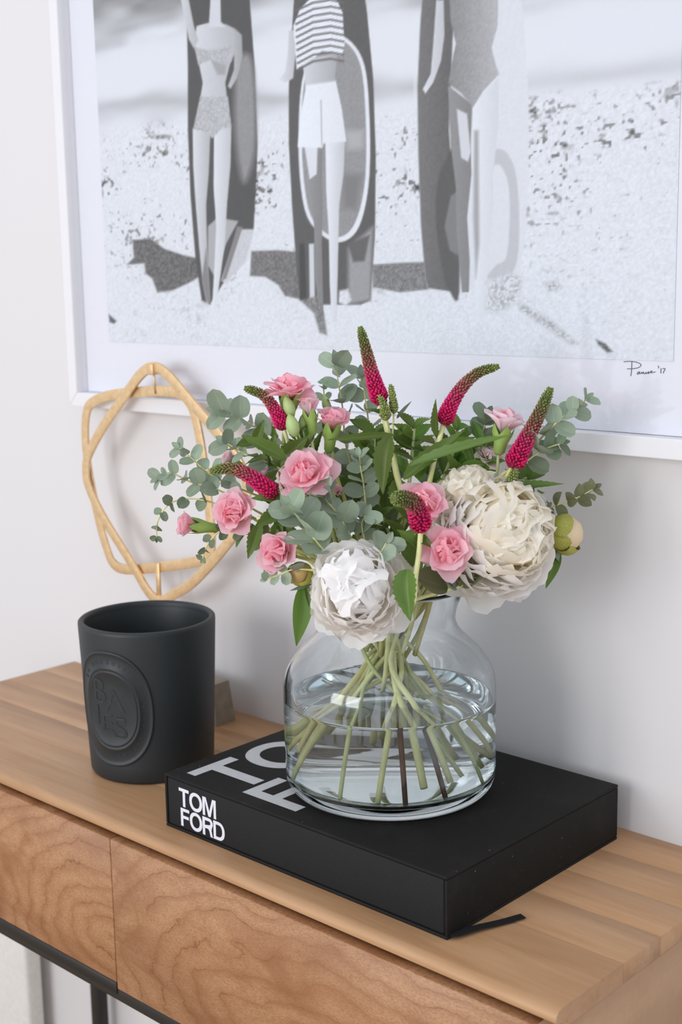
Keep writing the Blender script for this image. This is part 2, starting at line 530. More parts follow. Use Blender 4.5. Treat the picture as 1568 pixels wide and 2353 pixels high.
# ================================================================== console table
X_L, X_R, DEP = -0.6383, 0.4417, 0.3348
def build_console():
    t = thing('console_table', (0, -DEP / 2, FLOOR), 'light brown wooden console table with figured drawer fronts and black metal base', 'console table')
    # the top: long boards glued edge to edge, the front one with a rounded lip
    ys = [0.0, -0.058, -0.118, -0.176, -0.236, -DEP]
    for i in range(5):
        y1, y0 = ys[i] - 0.0003, ys[i + 1]
        bev = 0.0009 if i < 4 else 0.005
        if i < 4:
            me = box_mesh((X_L, y0, -0.0185), (X_R, y1, 0.0), 0.0006, 1, 'board')
        else:
            # lip profile, extruded along x
            prof = [(y1, 0.0), (y0 + 0.010, 0.0), (y0 + 0.004, -0.0012), (y0 + 0.001, -0.0042), (y0, -0.0075), (y0 + 0.0012, -0.0105), (y0 + 0.006, -0.0122), (y0 + 0.016, -0.0130), (y0 + 0.016, -0.0185), (y1, -0.0185)]
            V = [(X_L, a, b) for a, b in prof] + [(X_R, a, b) for a, b in prof]
            n = len(prof)
            Fc = [(k, (k + 1) % n, n + (k + 1) % n, n + k) for k in range(n)] + [tuple(reversed(range(n))), tuple(range(n, 2 * n))]
            me = mesh_from(V, Fc, 'board', True)
            me.set_sharp_from_angle(angle=math.radians(40))
        me.materials.append(top_wood(i * 0.83 + 0.4, (1.02, 1.0, 1.03, 0.98, 1.0)[i]))
        o = bpy.data.objects.new('board', me); link(o); place(o, t, Matrix.Identity(4))
    zb = -0.196
    # carcass and end panels
    for nm, lo, hi in (('end_panel', (X_R - 0.020, -DEP + 0.003, zb), (X_R - 0.0008, -0.002, -0.0187)),
                       ('end_panel', (X_L + 0.0008, -DEP + 0.003, zb), (X_L + 0.020, -0.002, -0.0187)),
                       ('back_panel', (X_L + 0.021, -0.014, zb), (X_R - 0.021, -0.002, -0.0187)),
                       ('bottom_panel', (X_L + 0.021, -DEP + 0.03, zb), (X_R - 0.021, -0.015, zb + 0.012))):
        me = box_mesh(lo, hi, 0.001, 1, nm)
        me.materials.append(end_mat if nm == 'end_panel' else wood_side)
        o = bpy.data.objects.new(nm, me); link(o); place(o, t, Matrix.Identity(4))
    # drawer fronts; the seam stands 12 cm left of the middle
    seam = -0.1245
    for x0, x1, mt, zlow in ((X_L + 0.022, seam - 0.0006, wood_a, -0.1885), (seam + 0.0006, X_R - 0.0225, wood_b, -0.1955)):
        me = box_mesh((x0, -DEP + 0.0045, zlow), (x1, -DEP + 0.024, -0.0225), 0.0009, 1, 'drawer_front')
        me.materials.append(mt)
        o = bpy.data.objects.new('drawer_front', me); link(o); place(o, t, Matrix.Identity(4))
    # black metal base frame: rails under the drawers and four legs
    r = 0.012
    def bar(nm, lo, hi):
        me = box_mesh(lo, hi, 0.0008, 1, nm)
        me.materials.append(M['black_metal'])
        o = bpy.data.objects.new(nm, me); link(o); place(o, t, Matrix.Identity(4))
    z1 = zb - 0.0005
    bar('front_rail', (X_L + 0.02, -DEP + 0.006, z1 - 0.014), (X_R - 0.02, -DEP + 0.024, z1))
    bar('front_trim', (X_L + 0.022, -DEP + 0.0045, z1 - 0.006), (seam - 0.001, -DEP + 0.0062, -0.1888))
    bar('rear_rail', (X_L + 0.02, -0.036, z1 - 0.014), (X_R - 0.02, -0.018, z1))
    for x in (X_L + 0.045, X_R - 0.065):
        bar('side_rail', (x, -DEP + 0.0245, z1 - 0.014), (x + 0.02, -0.0365, z1))
        for y in (-DEP + 0.0065, -0.036):
            bar('leg', (x, y, FLOOR), (x + 0.02, y + 0.0175, z1 - 0.0142))
wood_a = figured_wood(-0.13, -0.135, 4.6, 8.0, 1.7)
wood_b = figured_wood(0.24, -0.150, 3.1, 8.0, 4.2)
wood_side = top_wood(9.3, 0.8)
def end_wood():
    t = NT('end_panel_wood')
    n1 = t.noise(t.coords('Object', (8, 4, 14), (3, 0, 0)), 1.0, 5, 0.6, 0.4)
    n2 = t.noise(t.coords('Object', (300, 300, 60)), 1.0, 2)
    r = t.ramp(n1.outputs['Fac'], [(0.3, lin((158, 124, 96))), (0.7, lin((188, 152, 120)))])
    c = t.mix(t.math('MULTIPLY', n2.outputs['Fac'], 0.25), r.outputs['Color'], lin((140, 104, 76)))
    return t.done(t.principled(c, 0.5, 0, 0.35).outputs[0])
end_mat = end_wood()
build_console()

# textured canvas standing on the floor against the wall, past the end of the console
def build_canvas():
    bm = bmesh.new()
    nx, nz = 10, 40
    a = on_y(61, 2250, -0.05)
    x1 = a.x
    x0, y0, y1, z0, z1 = x1 - 0.42, -0.05, -0.02, FLOOR, -0.27
    me = box_mesh((x0, y0, z0), (x1, y1, z1), 0.006, 3, 'canvas_panel')
    me.materials.append(M['canvas'])
    o = bpy.data.objects.new('canvas_panel', me); link(o); place(o)
    tag(o, 'off white textured canvas panel standing on the floor against the wall', 'canvas')
build_canvas()

# ================================================================== framed print
FZ0, FX0 = 0.389, -0.574      # outer corner of the frame
RAIL = 0.019
PX0, PX1, PZ0, PZ1 = -0.5015, 0.349, 0.478, 1.043
FX1, FZ1 = PX1 + 0.054 + RAIL, PZ1 + 0.055 + RAIL
def build_frame():
    t = thing('framed_print', ((FX0 + FX1) / 2, 0, FZ0), 'large white framed black and white beach photograph print hanging on the wall', 'framed print')
    def rail(nm, P):
        V, Fc = [], []
        for y in (-0.0305, -0.001):
            for x, z in P:
                V.append((x, y, z))
        Fc = [(3, 2, 1, 0), (4, 5, 6, 7)] + [(k, (k + 1) % 4, 4 + (k + 1) % 4, 4 + k) for k in range(4)]
        bm = bmesh.new()
        vs_ = [bm.verts.new(v) for v in V]
        for f in Fc:
            bm.faces.new([vs_[i] for i in f])
        bmesh.ops.recalc_face_normals(bm, faces=bm.faces[:])
        bmesh.ops.bevel(bm, geom=bm.edges[:], offset=0.0008, segments=2, affect='EDGES')
        me = bpy.data.meshes.new('frame_rail'); bm.to_mesh(me); bm.free()
        me.materials.append(M['white_frame'])
        o = bpy.data.objects.new(nm, me); link(o); place(o, t, Matrix.Identity(4))
    a, b, c, d, r = FX0, FX1, FZ0, FZ1, RAIL
    rail('frame_rail', [(a, c), (b, c), (b - r, c + r), (a + r, c + r)])
    rail('frame_rail', [(a, d), (a + r, d - r), (b - r, d - r), (b, d)])
    rail('frame_rail', [(a, c), (a + r, c + r), (a + r, d - r), (a, d)])
    rail('frame_rail', [(b, c), (b, d), (b - r, d - r), (b - r, c + r)])
    for nm, y0, y1, mt, e in (('backing', -0.010, -0.002, M['white_frame'], 0.0005), ('paper', -0.0118, -0.0102, M['paper'], 0.0005), ('glass_pane', -0.0240, -0.0220, M['pane'], 0.0005)):
        me = box_mesh((a + r + e, y0, c + r + e), (b - r - e, y1, d - r - e), 0, 1, nm)
        me.materials.append(mt)
        o = bpy.data.objects.new(nm, me); link(o); place(o, t, Matrix.Identity(4))
    return t
framed = build_frame()

# ---- the print itself: a beach with three surfboards and three anonymous bathers
def build_print():
    step = 0.00155
    nx = int((PX1 - PX0) / step) + 1
    nz = int((PZ1 - PZ0) / step) + 1
    xs = np.linspace(PX0, PX1, nx); zs = np.linspace(PZ0, PZ1, nz)
    X, Z = np.meshgrid(xs, zs)
    YP = -0.0124
    d = np.stack([X - CAM.x, np.full_like(X, YP - CAM.y), Z - CAM.z], -1)
    zc = d @ np.array(FWD)
    U = W_PX / 2 + F_PX * (d @ np.array(RGT)) / zc      # where each spot of the print is in the photograph
    V = H_PX / 2 - F_PX * (d @ np.array(UP)) / zc
    rng = np.random.default_rng(5)
    def vnoise(sx, sz, seed):
        r = np.random.default_rng(seed)
        gx = (X - PX0) / sx; gz = (Z - PZ0) / sz
        g = r.random((int(gz.max()) + 3, int(gx.max()) + 3))
        ix, iz = gx.astype(int), gz.astype(int)
        fx, fz = gx - ix, gz - iz
        fx = fx * fx * (3 - 2 * fx); fz = fz * fz * (3 - 2 * fz)
        return (g[iz, ix] * (1 - fx) + g[iz, ix + 1] * fx) * (1 - fz) + (g[iz + 1, ix] * (1 - fx) + g[iz + 1, ix + 1] * fx) * fz
    img = np.full(X.shape, 220.0)
    def sstep(e0, e1, v):
        t = np.clip((v - e0) / (e1 - e0), 0, 1)
        return t * t * (3 - 2 * t)
    # horizon of the water's edge runs down to the left
    shore = 190 - (U - 220) * 0.0 + np.where(U < 900, 85 - (U - 220) * 0.06, 45 - (U - 900) * 0.10)
    sea = vnoise(0.10, 0.012, 1) * 0.6 + vnoise(0.03, 0.006, 2) * 0.4
    top_dark = sstep(90, -60, V + (U - 500) * 0.10 + (vnoise(0.05, 0.02, 3) - 0.5) * 90)
    img -= top_dark * (60 + 50 * sea)
    foam_edge = np.exp(-((V - shore + 20 + (vnoise(0.06, 0.03, 4) - 0.5) * 40) / 26.0) ** 2)
    img -= foam_edge * (24 + 20 * sea) * np.where(U < 950, 1.0, 0.55)
    wave2 = np.exp(-((V - 95 + (U - 300) * 0.12 + (vnoise(0.07, 0.03, 14) - 0.5) * 60) / 30.0) ** 2)
    img -= wave2 * 18 * sea
    # sand
    sand = sstep(0, 40, V - shore)
    g1 = vnoise(0.0034, 0.0026, 6); g2 = vnoise(0.008, 0.005, 7); g3 = vnoise(0.06, 0.035, 8)
    fine = vnoise(0.0022, 0.0018, 9)
    dens = np.exp(-((V - shore - 170) / 190.0) ** 2)
    flecks = sstep(0.66, 0.90, g1 * 0.55 + g2 * 0.45 + (g3 - 0.5) * 0.35)
    img -= sand * (flecks * (8 + 92 * dens) + (fine - 0.5) * 17 + 2)
    big = sstep(0.80, 0.93, vnoise(0.011, 0.007, 11) * 0.6 + g3 * 0.45)
    img -= sand * big * 66 * sstep(900, 300, V)
    def poly(pts, soft=1.6):
        P = np.array(pts, float)
        x0, y0 = P.min(0) - 8; x1, y1 = P.max(0) + 8
        m = (U > x0) & (U < x1) & (V > y0) & (V < y1)
        out = np.zeros_like(X)
        if not m.any():
            return out
        u, v = U[m], V[m]
        dist = np.full(u.shape, 1e9); ins = np.zeros(u.shape, bool)
        for k in range(len(P)):
            ax, ay = P[k]; bx, by = P[(k + 1) % len(P)]
            ex, ey = bx - ax, by - ay
            L2 = ex * ex + ey * ey + 1e-9
            t = np.clip(((u - ax) * ex + (v - ay) * ey) / L2, 0, 1)
            dist = np.minimum(dist, np.hypot(u - ax - t * ex, v - ay - t * ey))
            c = (ay > v) != (by > v)
            with np.errstate(divide='ignore', invalid='ignore'):
                xi = ax + (v - ay) * ex / (ey if abs(ey) > 1e-9 else 1e-9)
            ins ^= c & (u < xi)
        sd = np.where(ins, -dist, dist)
        out[m] = np.clip(0.5 - sd / (2 * soft), 0, 1)
        return out
    def smooth(pts, n=5):
        P = np.array(pts, float); k = len(P); o = []
        for i in range(k):
            a, b, c, d_ = P[(i - 1) % k], P[i], P[(i + 1) % k], P[(i + 2) % k]
            for j in range(n):
                t = j / n
                o.append(0.5 * (2 * b + (c - a) * t + (2 * a - 5 * b + 4 * c - d_) * t * t + (3 * b - a - 3 * c + d_) * t ** 3))
        return o
    def paint(pts, val, soft=1.6, tex=0, curve=False, side=None, op=1.0):
        nonlocal img
        mk = poly(smooth(pts) if curve else pts, soft) * op
        v = val + (tex * (fine - 0.5) if tex else 0)
        if side is not None:                      # printed light-to-dark modelling across the form
            P = np.array(pts, float); xa, xb = P[:, 0].min(), P[:, 0].max()
            v = v + side * np.clip((U - xa) / max(1, xb - xa), 0, 1)
        img = img * (1 - mk) + v * mk
    def stroke(pts, wd, val, soft=1.4):
        Q = [Vector((a, b)) for a, b in pts]
        L, R = [], []
        for i, p in enumerate(Q):
            dd = (Q[min(i + 1, len(Q) - 1)] - Q[max(i - 1, 0)])
            n = Vector((-dd.y, dd.x)).normalized() * wd / 2
            L.append(tuple(p + n)); R.append(tuple(p - n))
        paint(L + R[::-1], val, soft)
    # shadows on the sand
    paint([(305, 552), (345, 548), (378, 572), (420, 586), (460, 595), (458, 636), (430, 652), (395, 668), (362, 672), (350, 640), (335, 628), (332, 605), (292, 608), (308, 592)], 98, 2.5, 46)
    paint([(578, 577), (640, 575), (690, 580), (692, 688), (655, 680), (640, 655), (610, 636), (575, 634)], 112, 2.5, 40)
    paint([(855, 608), (920, 604), (980, 602), (985, 665), (920, 672), (858, 660)], 122, 2.5, 40)
    # ---- first board and bather
    paint([(405, -400), (415, -150), (428, 0), (432, 150), (432, 300), (438, 450), (450, 600), (464, 690), (482, 700), (520, 640), (552, 528), (583, 527), (590, 400), (592, 330), (586, 160), (574, 0), (555, -150), (530, -400)], 74, 1.8, 8)
    paint([(535, 560), (552, 528), (584, 528), (566, 600), (520, 650), (508, 645)], 196, 2, 14)
    paint([(545, 520), (558, 522), (520, 640), (510, 645)], 128, 1.6)
    paint([(478, 520), (500, 500), (548, 508), (520, 560), (496, 640), (478, 610)], 168, 2)
    paint([(545, 150), (580, 140), (588, 330), (560, 420), (540, 300)], 140, 9, 10, True)
    # legs
    paint([(443, 296), (484, 300), (480, 400), (474, 470), (476, 560), (480, 640), (483, 690), (476, 702), (466, 650), (458, 570), (449, 460), (444, 380)], 214, 1.6, 4, False, -40)
    paint([(492, 300), (532, 288), (530, 380), (522, 470), (517, 560), (503, 660), (494, 720), (487, 716), (493, 610), (497, 520), (491, 430)], 222, 1.6, 4, False, -34)
    paint([(474, 570), (480, 640), (484, 700), (474, 690), (464, 640)], 128, 2.5)
    # body, plain two-piece
    paint([(452, 60), (480, 52), (520, 56), (540, 66), (545, 110), (528, 150), (518, 190), (522, 225), (460, 228), (466, 190), (458, 150), (446, 100)], 210, 1.6, 4, False, -36)
    paint([(486, -40), (506, -40), (508, 50), (520, 62), (480, 62)], 206, 1.6)
    paint([(414, -10), (432, -10), (446, 60), (456, 92), (446, 112), (434, 90)], 206, 1.8, 4, False, -30)
    paint([(540, 66), (556, 80), (558, 130), (545, 180), (530, 204), (524, 198), (538, 160), (538, 120)], 186, 1.8, 4, False, -30)
    paint([(447, 108), (480, 116), (530, 105), (534, 140), (520, 150), (490, 134), (456, 150)], 176, 1.8, 30)
    paint([(484, 136), (520, 150), (518, 172), (500, 172)], 158, 3)
    paint([(460, 222), (524, 222), (532, 290), (510, 296), (488, 318), (468, 298), (444, 296)], 178, 1.8, 34)
    # ---- second board and bather
    paint([(690, -400), (682, -100), (672, 60), (664, 200), (664, 330), (672, 480), (682, 620), (690, 690), (740, 700), (830, 700), (852, 690), (862, 540), (864, 360), (858, 180), (844, 30), (820, -150), (800, -400)], 84, 1.8, 8)
    paint([(700, 160), (760, 90), (800, 90), (838, 150), (850, 280), (848, 420), (826, 520), (786, 556), (740, 540), (700, 480), (686, 330)], 222, 1.8, 4, True)
    paint([(704, 170), (762, 100), (798, 100), (830, 155), (841, 280), (839, 415), (818, 508), (784, 544), (742, 530), (708, 475), (694, 330)], 142, 1.8, 12, True)
    paint([(790, 300), (836, 300), (836, 340), (800, 345)], 168, 9)
    paint([(786, 400), (834, 400), (820, 480), (790, 480)], 120, 10)
    paint([(688, 560), (700, 560), (705, 690), (690, 690)], 60, 2)
    paint([(710, 560), (722, 560), (724, 690), (712, 690)], 205, 2)
    paint([(800, 570), (858, 520), (852, 690), (800, 700)], 150, 6, 8)
    paint([(800, 560), (850, 540), (838, 600), (812, 602)], 92, 3)
    # arm, waist, legs, plain shorts, jersey top with fine stripes
    paint([(664, 70), (676, 70), (680, 120), (674, 180), (655, 190), (642, 182), (656, 165), (662, 120)], 212, 1.8, 4, False, -30)
    paint([(692, 140), (776, 120), (770, 175), (774, 205), (702, 205), (700, 170)], 206, 1.6, 4, False, -44)
    paint([(694, 330), (742, 330), (740, 410), (742, 470), (740, 560), (742, 650), (744, 728), (736, 735), (724, 640), (722, 520), (712, 420)], 150, 1.6, 6, False, -26)
    paint([(700, 336), (730, 336), (728, 400), (712, 412)], 216, 2)
    paint([(748, 325), (793, 318), (790, 400), (780, 470), (778, 560), (776, 650), (774, 738), (762, 742), (758, 650), (756, 540), (750, 440)], 228, 1.6, 4, False, -38)
    paint([(704, 196), (772, 186), (786, 250), (796, 325), (744, 330), (741, 340), (684, 338), (692, 260)], 230, 1.6, 6, False, -12)
    stroke([(738, 230), (740, 335)], 3, 178)
    paint([(690, 20), (720, -10), (770, -10), (788, 30), (792, 105), (786, 128), (740, 116), (682, 160), (674, 60)], 226, 1.6, 6)
    for k in range(10):
        yy = 4 + k * 15
        stroke([(678 + k * 0.6, yy + 22), (720, yy + 2), (760, yy - 4), (791, yy + 2)], 4.6, 98, 1.6)
    paint([(676, 150), (684, 162), (742, 118), (790, 130), (794, 170), (600, 300), (660, 180)], 206, 1.0, op=0.0)
    # ---- third board and bather in a plain dark suit with pale side bands
    paint([(985, -400), (975, -60), (966, 60), (960, 200), (962, 360), (968, 520), (978, 640), (984, 662), (1050, 672), (1190, 640), (1206, 560), (1216, 400), (1216, 240), (1206, 60), (1190, -60), (1170, -400)], 214, 2.2, 6)
    paint([(985, -400), (975, -60), (966, 60), (960, 200), (962, 360), (968, 520), (978, 640), (984, 662), (1052, 672), (1046, 500), (1032, 300), (1040, 100), (1050, -60), (1050, -400)], 112, 2.2, 10, False, -22)
    paint([(1006, 420), (1024, 370), (1050, 355), (1056, 670), (1030, 660), (1014, 600), (1002, 500)], 84, 3, 6, True)
    paint([(1022, 520), (1036, 450), (1052, 440), (1054, 588), (1034, 575)], 122, 2.5)
    paint([(1138, 345), (1164, 350), (1186, 400), (1194, 500), (1190, 590), (1172, 630), (1120, 640), (1140, 610), (1164, 590), (1172, 500), (1168, 420), (1150, 380), (1136, 378)], 188, 2.2, 4, True)
    paint([(1003, 0), (1020, 0), (1022, 80), (1014, 140), (996, 190), (978, 215), (972, 205), (990, 170), (996, 100)], 214, 1.8, 4, False, -26)
    paint([(1030, 196), (1086, 240), (1082, 330), (1084, 400), (1074, 500), (1080, 600), (1078, 672), (1062, 672), (1050, 540), (1048, 430), (1036, 330)], 142, 1.6, 6, False, -18)
    paint([(1050, 250), (1074, 262), (1082, 350), (1076, 372), (1060, 362)], 206, 2)
    paint([(1088, 244), (1146, 180), (1146, 280), (1134, 400), (1134, 480), (1124, 560), (1112, 660), (1112, 738), (1094, 742), (1092, 650), (1090, 520), (1086, 380)], 224, 1.6, 4, False, -20)
    paint([(1090, 300), (1100, 300), (1102, 560), (1094, 640), (1088, 500)], 160, 4)
    suit = [(1032, -20), (1146, -20), (1144, 60), (1130, 110), (1140, 150), (1148, 170), (1110, 210), (1088, 246), (1060, 214), (1030, 192), (1040, 140), (1048, 100), (1036, 50)]
    paint(suit, 132, 1.8, 14, False, 44)
    # ---- heads and shoulders above the photograph's edge
    for cx, cy, hr in ((497, -80, 42), (735, -70, 42), (1090, -82, 42)):
        paint([(cx + hr * 1.25 * math.cos(a), cy - 12 + hr * 1.5 * math.sin(a)) for a in np.linspace(0, 6.28, 25)[:-1]], 96, 2, 14)
        paint([(cx + hr * 0.8 * math.cos(a), cy + 6 + hr * 1.15 * math.sin(a)) for a in np.linspace(0, 6.28, 25)[:-1]], 205, 2, 4)
    paint([(722, -60), (748, -60), (752, -4), (716, -4)], 200, 2)
    paint([(1078, -60), (1102, -60), (1106, -22), (1140, -14), (1150, -10), (1030, -10), (1040, -16), (1074, -22)], 205, 2)
    # heaped sand hiding the feet
    for pts in ([(690, 690), (730, 680), (745, 720), (752, 770), (735, 765), (722, 720)],):
        paint(pts, 126, 3, 50)
    paint([(780, 668), (800, 664), (808, 690), (795, 702), (778, 695)], 214, 3, 40)
    paint([(1120, 650), (1170, 628), (1200, 640), (1190, 690), (1150, 720), (1118, 715)], 196, 9, 70)
    paint([(1190, 690), (1220, 710), (1260, 730), (1330, 790), (1310, 790), (1240, 742), (1195, 712)], 186, 6, 80)
    paint([(1370, 780), (1392, 790), (1408, 808), (1396, 810), (1376, 792)], 92, 3, 60)
    paint([(1250, 650), (1280, 646), (1290, 662), (1262, 668)], 180, 6, 90)
    paint([(250, 722), (268, 738), (262, 744), (252, 740)], 90, 2)
    # ink plus painted pane haze -> linear colour; a touch blue in the lights, warm in the darks
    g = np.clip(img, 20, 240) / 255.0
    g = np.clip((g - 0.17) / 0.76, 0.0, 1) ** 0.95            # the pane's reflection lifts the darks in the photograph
    s = g * 0.84 + 0.13  # darks raised again, painting some of the pane's reflection into the print
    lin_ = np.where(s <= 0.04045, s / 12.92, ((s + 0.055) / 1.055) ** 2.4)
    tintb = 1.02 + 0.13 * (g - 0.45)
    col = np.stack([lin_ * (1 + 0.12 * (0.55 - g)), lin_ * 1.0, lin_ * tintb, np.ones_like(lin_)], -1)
    verts = np.stack([X, np.full_like(X, YP), Z], -1).reshape(-1, 3)
    i = np.arange((nz - 1) * (nx - 1)); r_ = i // (nx - 1); c_ = i % (nx - 1)
    a = r_ * nx + c_
    faces = np.stack([a, a + 1, a + 1 + nx, a + nx], -1)
    me = bpy.data.meshes.new('beach_print')
    me.vertices.add(len(verts)); me.vertices.foreach_set('co', (verts - np.array(WM[framed.name].translation)).astype(np.float32).ravel())
    me.loops.add(faces.size); me.loops.foreach_set('vertex_index', faces.astype(np.int32).ravel())
    me.polygons.add(len(faces)); me.polygons.foreach_set('loop_start', (np.arange(len(faces)) * 4).astype(np.int32))
    me.update(calc_edges=True)
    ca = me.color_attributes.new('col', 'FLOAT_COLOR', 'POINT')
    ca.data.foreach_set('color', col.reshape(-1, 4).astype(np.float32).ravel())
    t = NT('black_and_white_photo_print')
    at_ = t.n('ShaderNodeAttribute', attribute_name='col')
    nz_ = t.noise(t.coords('Object'), 420, 2)
    cc = t.mix(t.math('MULTIPLY', nz_.outputs['Fac'], 0.10), at_.outputs['Color'], (0.5, 0.5, 0.52, 1), 'MULTIPLY')
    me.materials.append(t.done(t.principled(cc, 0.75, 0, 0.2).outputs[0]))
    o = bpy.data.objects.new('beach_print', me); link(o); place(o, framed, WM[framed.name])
    o['label'] = 'black and white beach photograph with three surfboards and three bathers'
    # handwritten signature under the print
    z = lambda x, y: (1400 + x * 0.10714, 800 + y * 0.10718)
    strokes = [
        [(318, 292), (400, 284), (490, 285), (600, 305), (670, 335), (688, 365), (660, 400), (590, 428), (490, 440), (388, 444)],
        [(490, 292), (488, 380), (482, 490), (468, 596)],
        [(660, 505), (625, 515), (603, 545), (615, 560), (645, 535), (658, 508), (655, 548), (690, 535), (705, 512), (712, 545), (735, 520), (745, 512), (745, 545), (775, 548), (795, 515), (795, 545), (825, 525), (850, 505), (862, 522), (850, 545), (835, 540), (870, 525), (900, 510), (925, 492), (905, 490), (890, 515), (905, 530), (945, 520), (995, 508)],
        [(1058, 374), (1068, 432)], [(1118, 430), (1112, 540)], [(1150, 438), (1205, 440), (1180, 490), (1162, 540)]]
    Vv, Ff = [], []
    for s_ in strokes:
        pth = catmull([on_y(*z(*q), -0.0122) for q in s_], 4)
        tube_data(pth, 0.00034, 5, Vv, Ff)
    part_world('signature', Vv, Ff, M['ink'], framed)
build_print()

# ================================================================== book in its slipcase
BX0, BX1, BY0, BY1 = -0.0643, 0.3087, -0.3016, -0.0266
def text_mesh(txt, x0, x1, y0, y1, offset=0.03, depth=0.0):
    """flat lettering fitted into a box in its own xy plane"""
    cu = bpy.data.curves.new('txt', 'FONT')
    cu.body = txt
    cu.offset = offset
    cu.space_character = 0.86
    cu.resolution_u = 6
    o = bpy.data.objects.new('txt', cu)
    link(o)
    dg = bpy.context.evaluated_depsgraph_get()
    me = bpy.data.meshes.new_from_object(o.evaluated_get(dg))
    bpy.data.objects.remove(o); bpy.data.curves.remove(cu)
    co = np.array([v.co[:] for v in me.vertices])
    mn, mx = co.min(0), co.max(0)
    co[:, 0] = (co[:, 0] - mn[0]) / (mx[0] - mn[0]) * (x1 - x0) + x0
    co[:, 1] = (co[:, 1] - mn[1]) / (mx[1] - mn[1]) * (y1 - y0) + y0
    co[:, 2] = 0
    return co, [tuple(p.vertices) for p in me.polygons]
def glyph(ch):
    """grotesque capitals, cap height 1: list of outlines (outer and holes) and the advance width"""
    st = 0.182
    def arc(cx, cy, rx, ry, a0, a1, n=20, e=1.0):
        o = []
        for k in range(n + 1):
            a = math.radians(a0 + (a1 - a0) * k / n)
            c, s_ = math.cos(a), math.sin(a)
            o.append((cx + rx * math.copysign(abs(c) ** e, c), cy + ry * math.copysign(abs(s_) ** e, s_)))
        return o
    if ch == 'T':
        w = 0.74; m = w / 2
        return [[(0, 1), (0, 1 - st * .95), (m - st / 2, 1 - st * .95), (m - st / 2, 0), (m + st / 2, 0), (m + st / 2, 1 - st * .95), (w, 1 - st * .95), (w, 1)]], w
    if ch == 'F':
        w = 0.66
        return [[(0, 0), (0, 1), (w, 1), (w, 1 - st * .95), (st, 1 - st * .95), (st, 0.60), (w * .92, 0.60), (w * .92, 0.60 - st * .93), (st, 0.60 - st * .93), (st, 0)]], w
    if ch == 'M':
        w = 0.96; q = st * .95
        return [[(0, 0), (0, 1), (q * 1.45, 1), (w / 2, 0.30), (w - q * 1.45, 1), (w, 1), (w, 0), (w - q, 0), (w - q, 0.80), (w / 2 + q * .48, 0), (w / 2 - q * .48, 0), (q, 0.80), (q, 0)]], w
    if ch == 'O':
        w = 0.94
        return [arc(w / 2, .5, w / 2, .515, 0, 360, 48, .92)[:-1], arc(w / 2, .5, w / 2 - st * 1.03, .515 - st, 360, 0, 48, .94)[:-1]], w
    if ch == 'D':
        w = 0.82
        return [[(0, 0), (0, 1)] + arc(w - .44, .5, .44, .5, 90, -90, 30, .9), [(st, st * .95)] + arc(w - .44, .5, .44 - st, .5 - st * .95, -90, 90, 30, .9) + [(st, 1 - st * .95)]], w
    if ch == 'R':
        w = 0.78; cy = .725; ry = .275
        return [[(0, 0), (0, 1)] + arc(w - .30, cy, .28, ry, 90, -38, 18, .9) + [(w - .12, .36), (w - .06, .06), (w, 0.0), (w - st * 1.12, 0), (w - st * 1.5, .28), (w - .36, .40), (st, .40), (st, 0)],
                [(st, .56)] + arc(w - .30, cy, .28 - st * .95, ry - st * .95, -90, 90, 16, .9) + [(st, 1 - st * .95)]], w
def caps_mesh(txt, x0, x1, y0, y1):
    cu = bpy.data.curves.new('caps', 'CURVE')
    cu.dimensions = '2D'; cu.fill_mode = 'BOTH'
    adv = 0.0
    for ch in txt:
        outs, w = glyph(ch)
        for pts in outs:
            sp = cu.splines.new('POLY'); sp.use_cyclic_u = True
            sp.points.add(len(pts) - 1)
            for k, (a, b) in enumerate(pts):
                sp.points[k].co = (a + adv, b, 0, 1)
        adv += w + 0.028
    o = bpy.data.objects.new('caps', cu); link(o)
    me = bpy.data.meshes.new_from_object(o.evaluated_get(bpy.context.evaluated_depsgraph_get()))
    bpy.data.objects.remove(o); bpy.data.curves.remove(cu)
    co = np.array([v.co[:] for v in me.vertices]); mn, mx = co.min(0), co.max(0)
    co[:, 0] = (co[:, 0] - mn[0]) / (mx[0] - mn[0]) * (x1 - x0) + x0
    co[:, 1] = (co[:, 1] - mn[1]) / (mx[1] - mn[1]) * (y1 - y0) + y0
    return co, [tuple(p.vertices) for p in me.polygons]
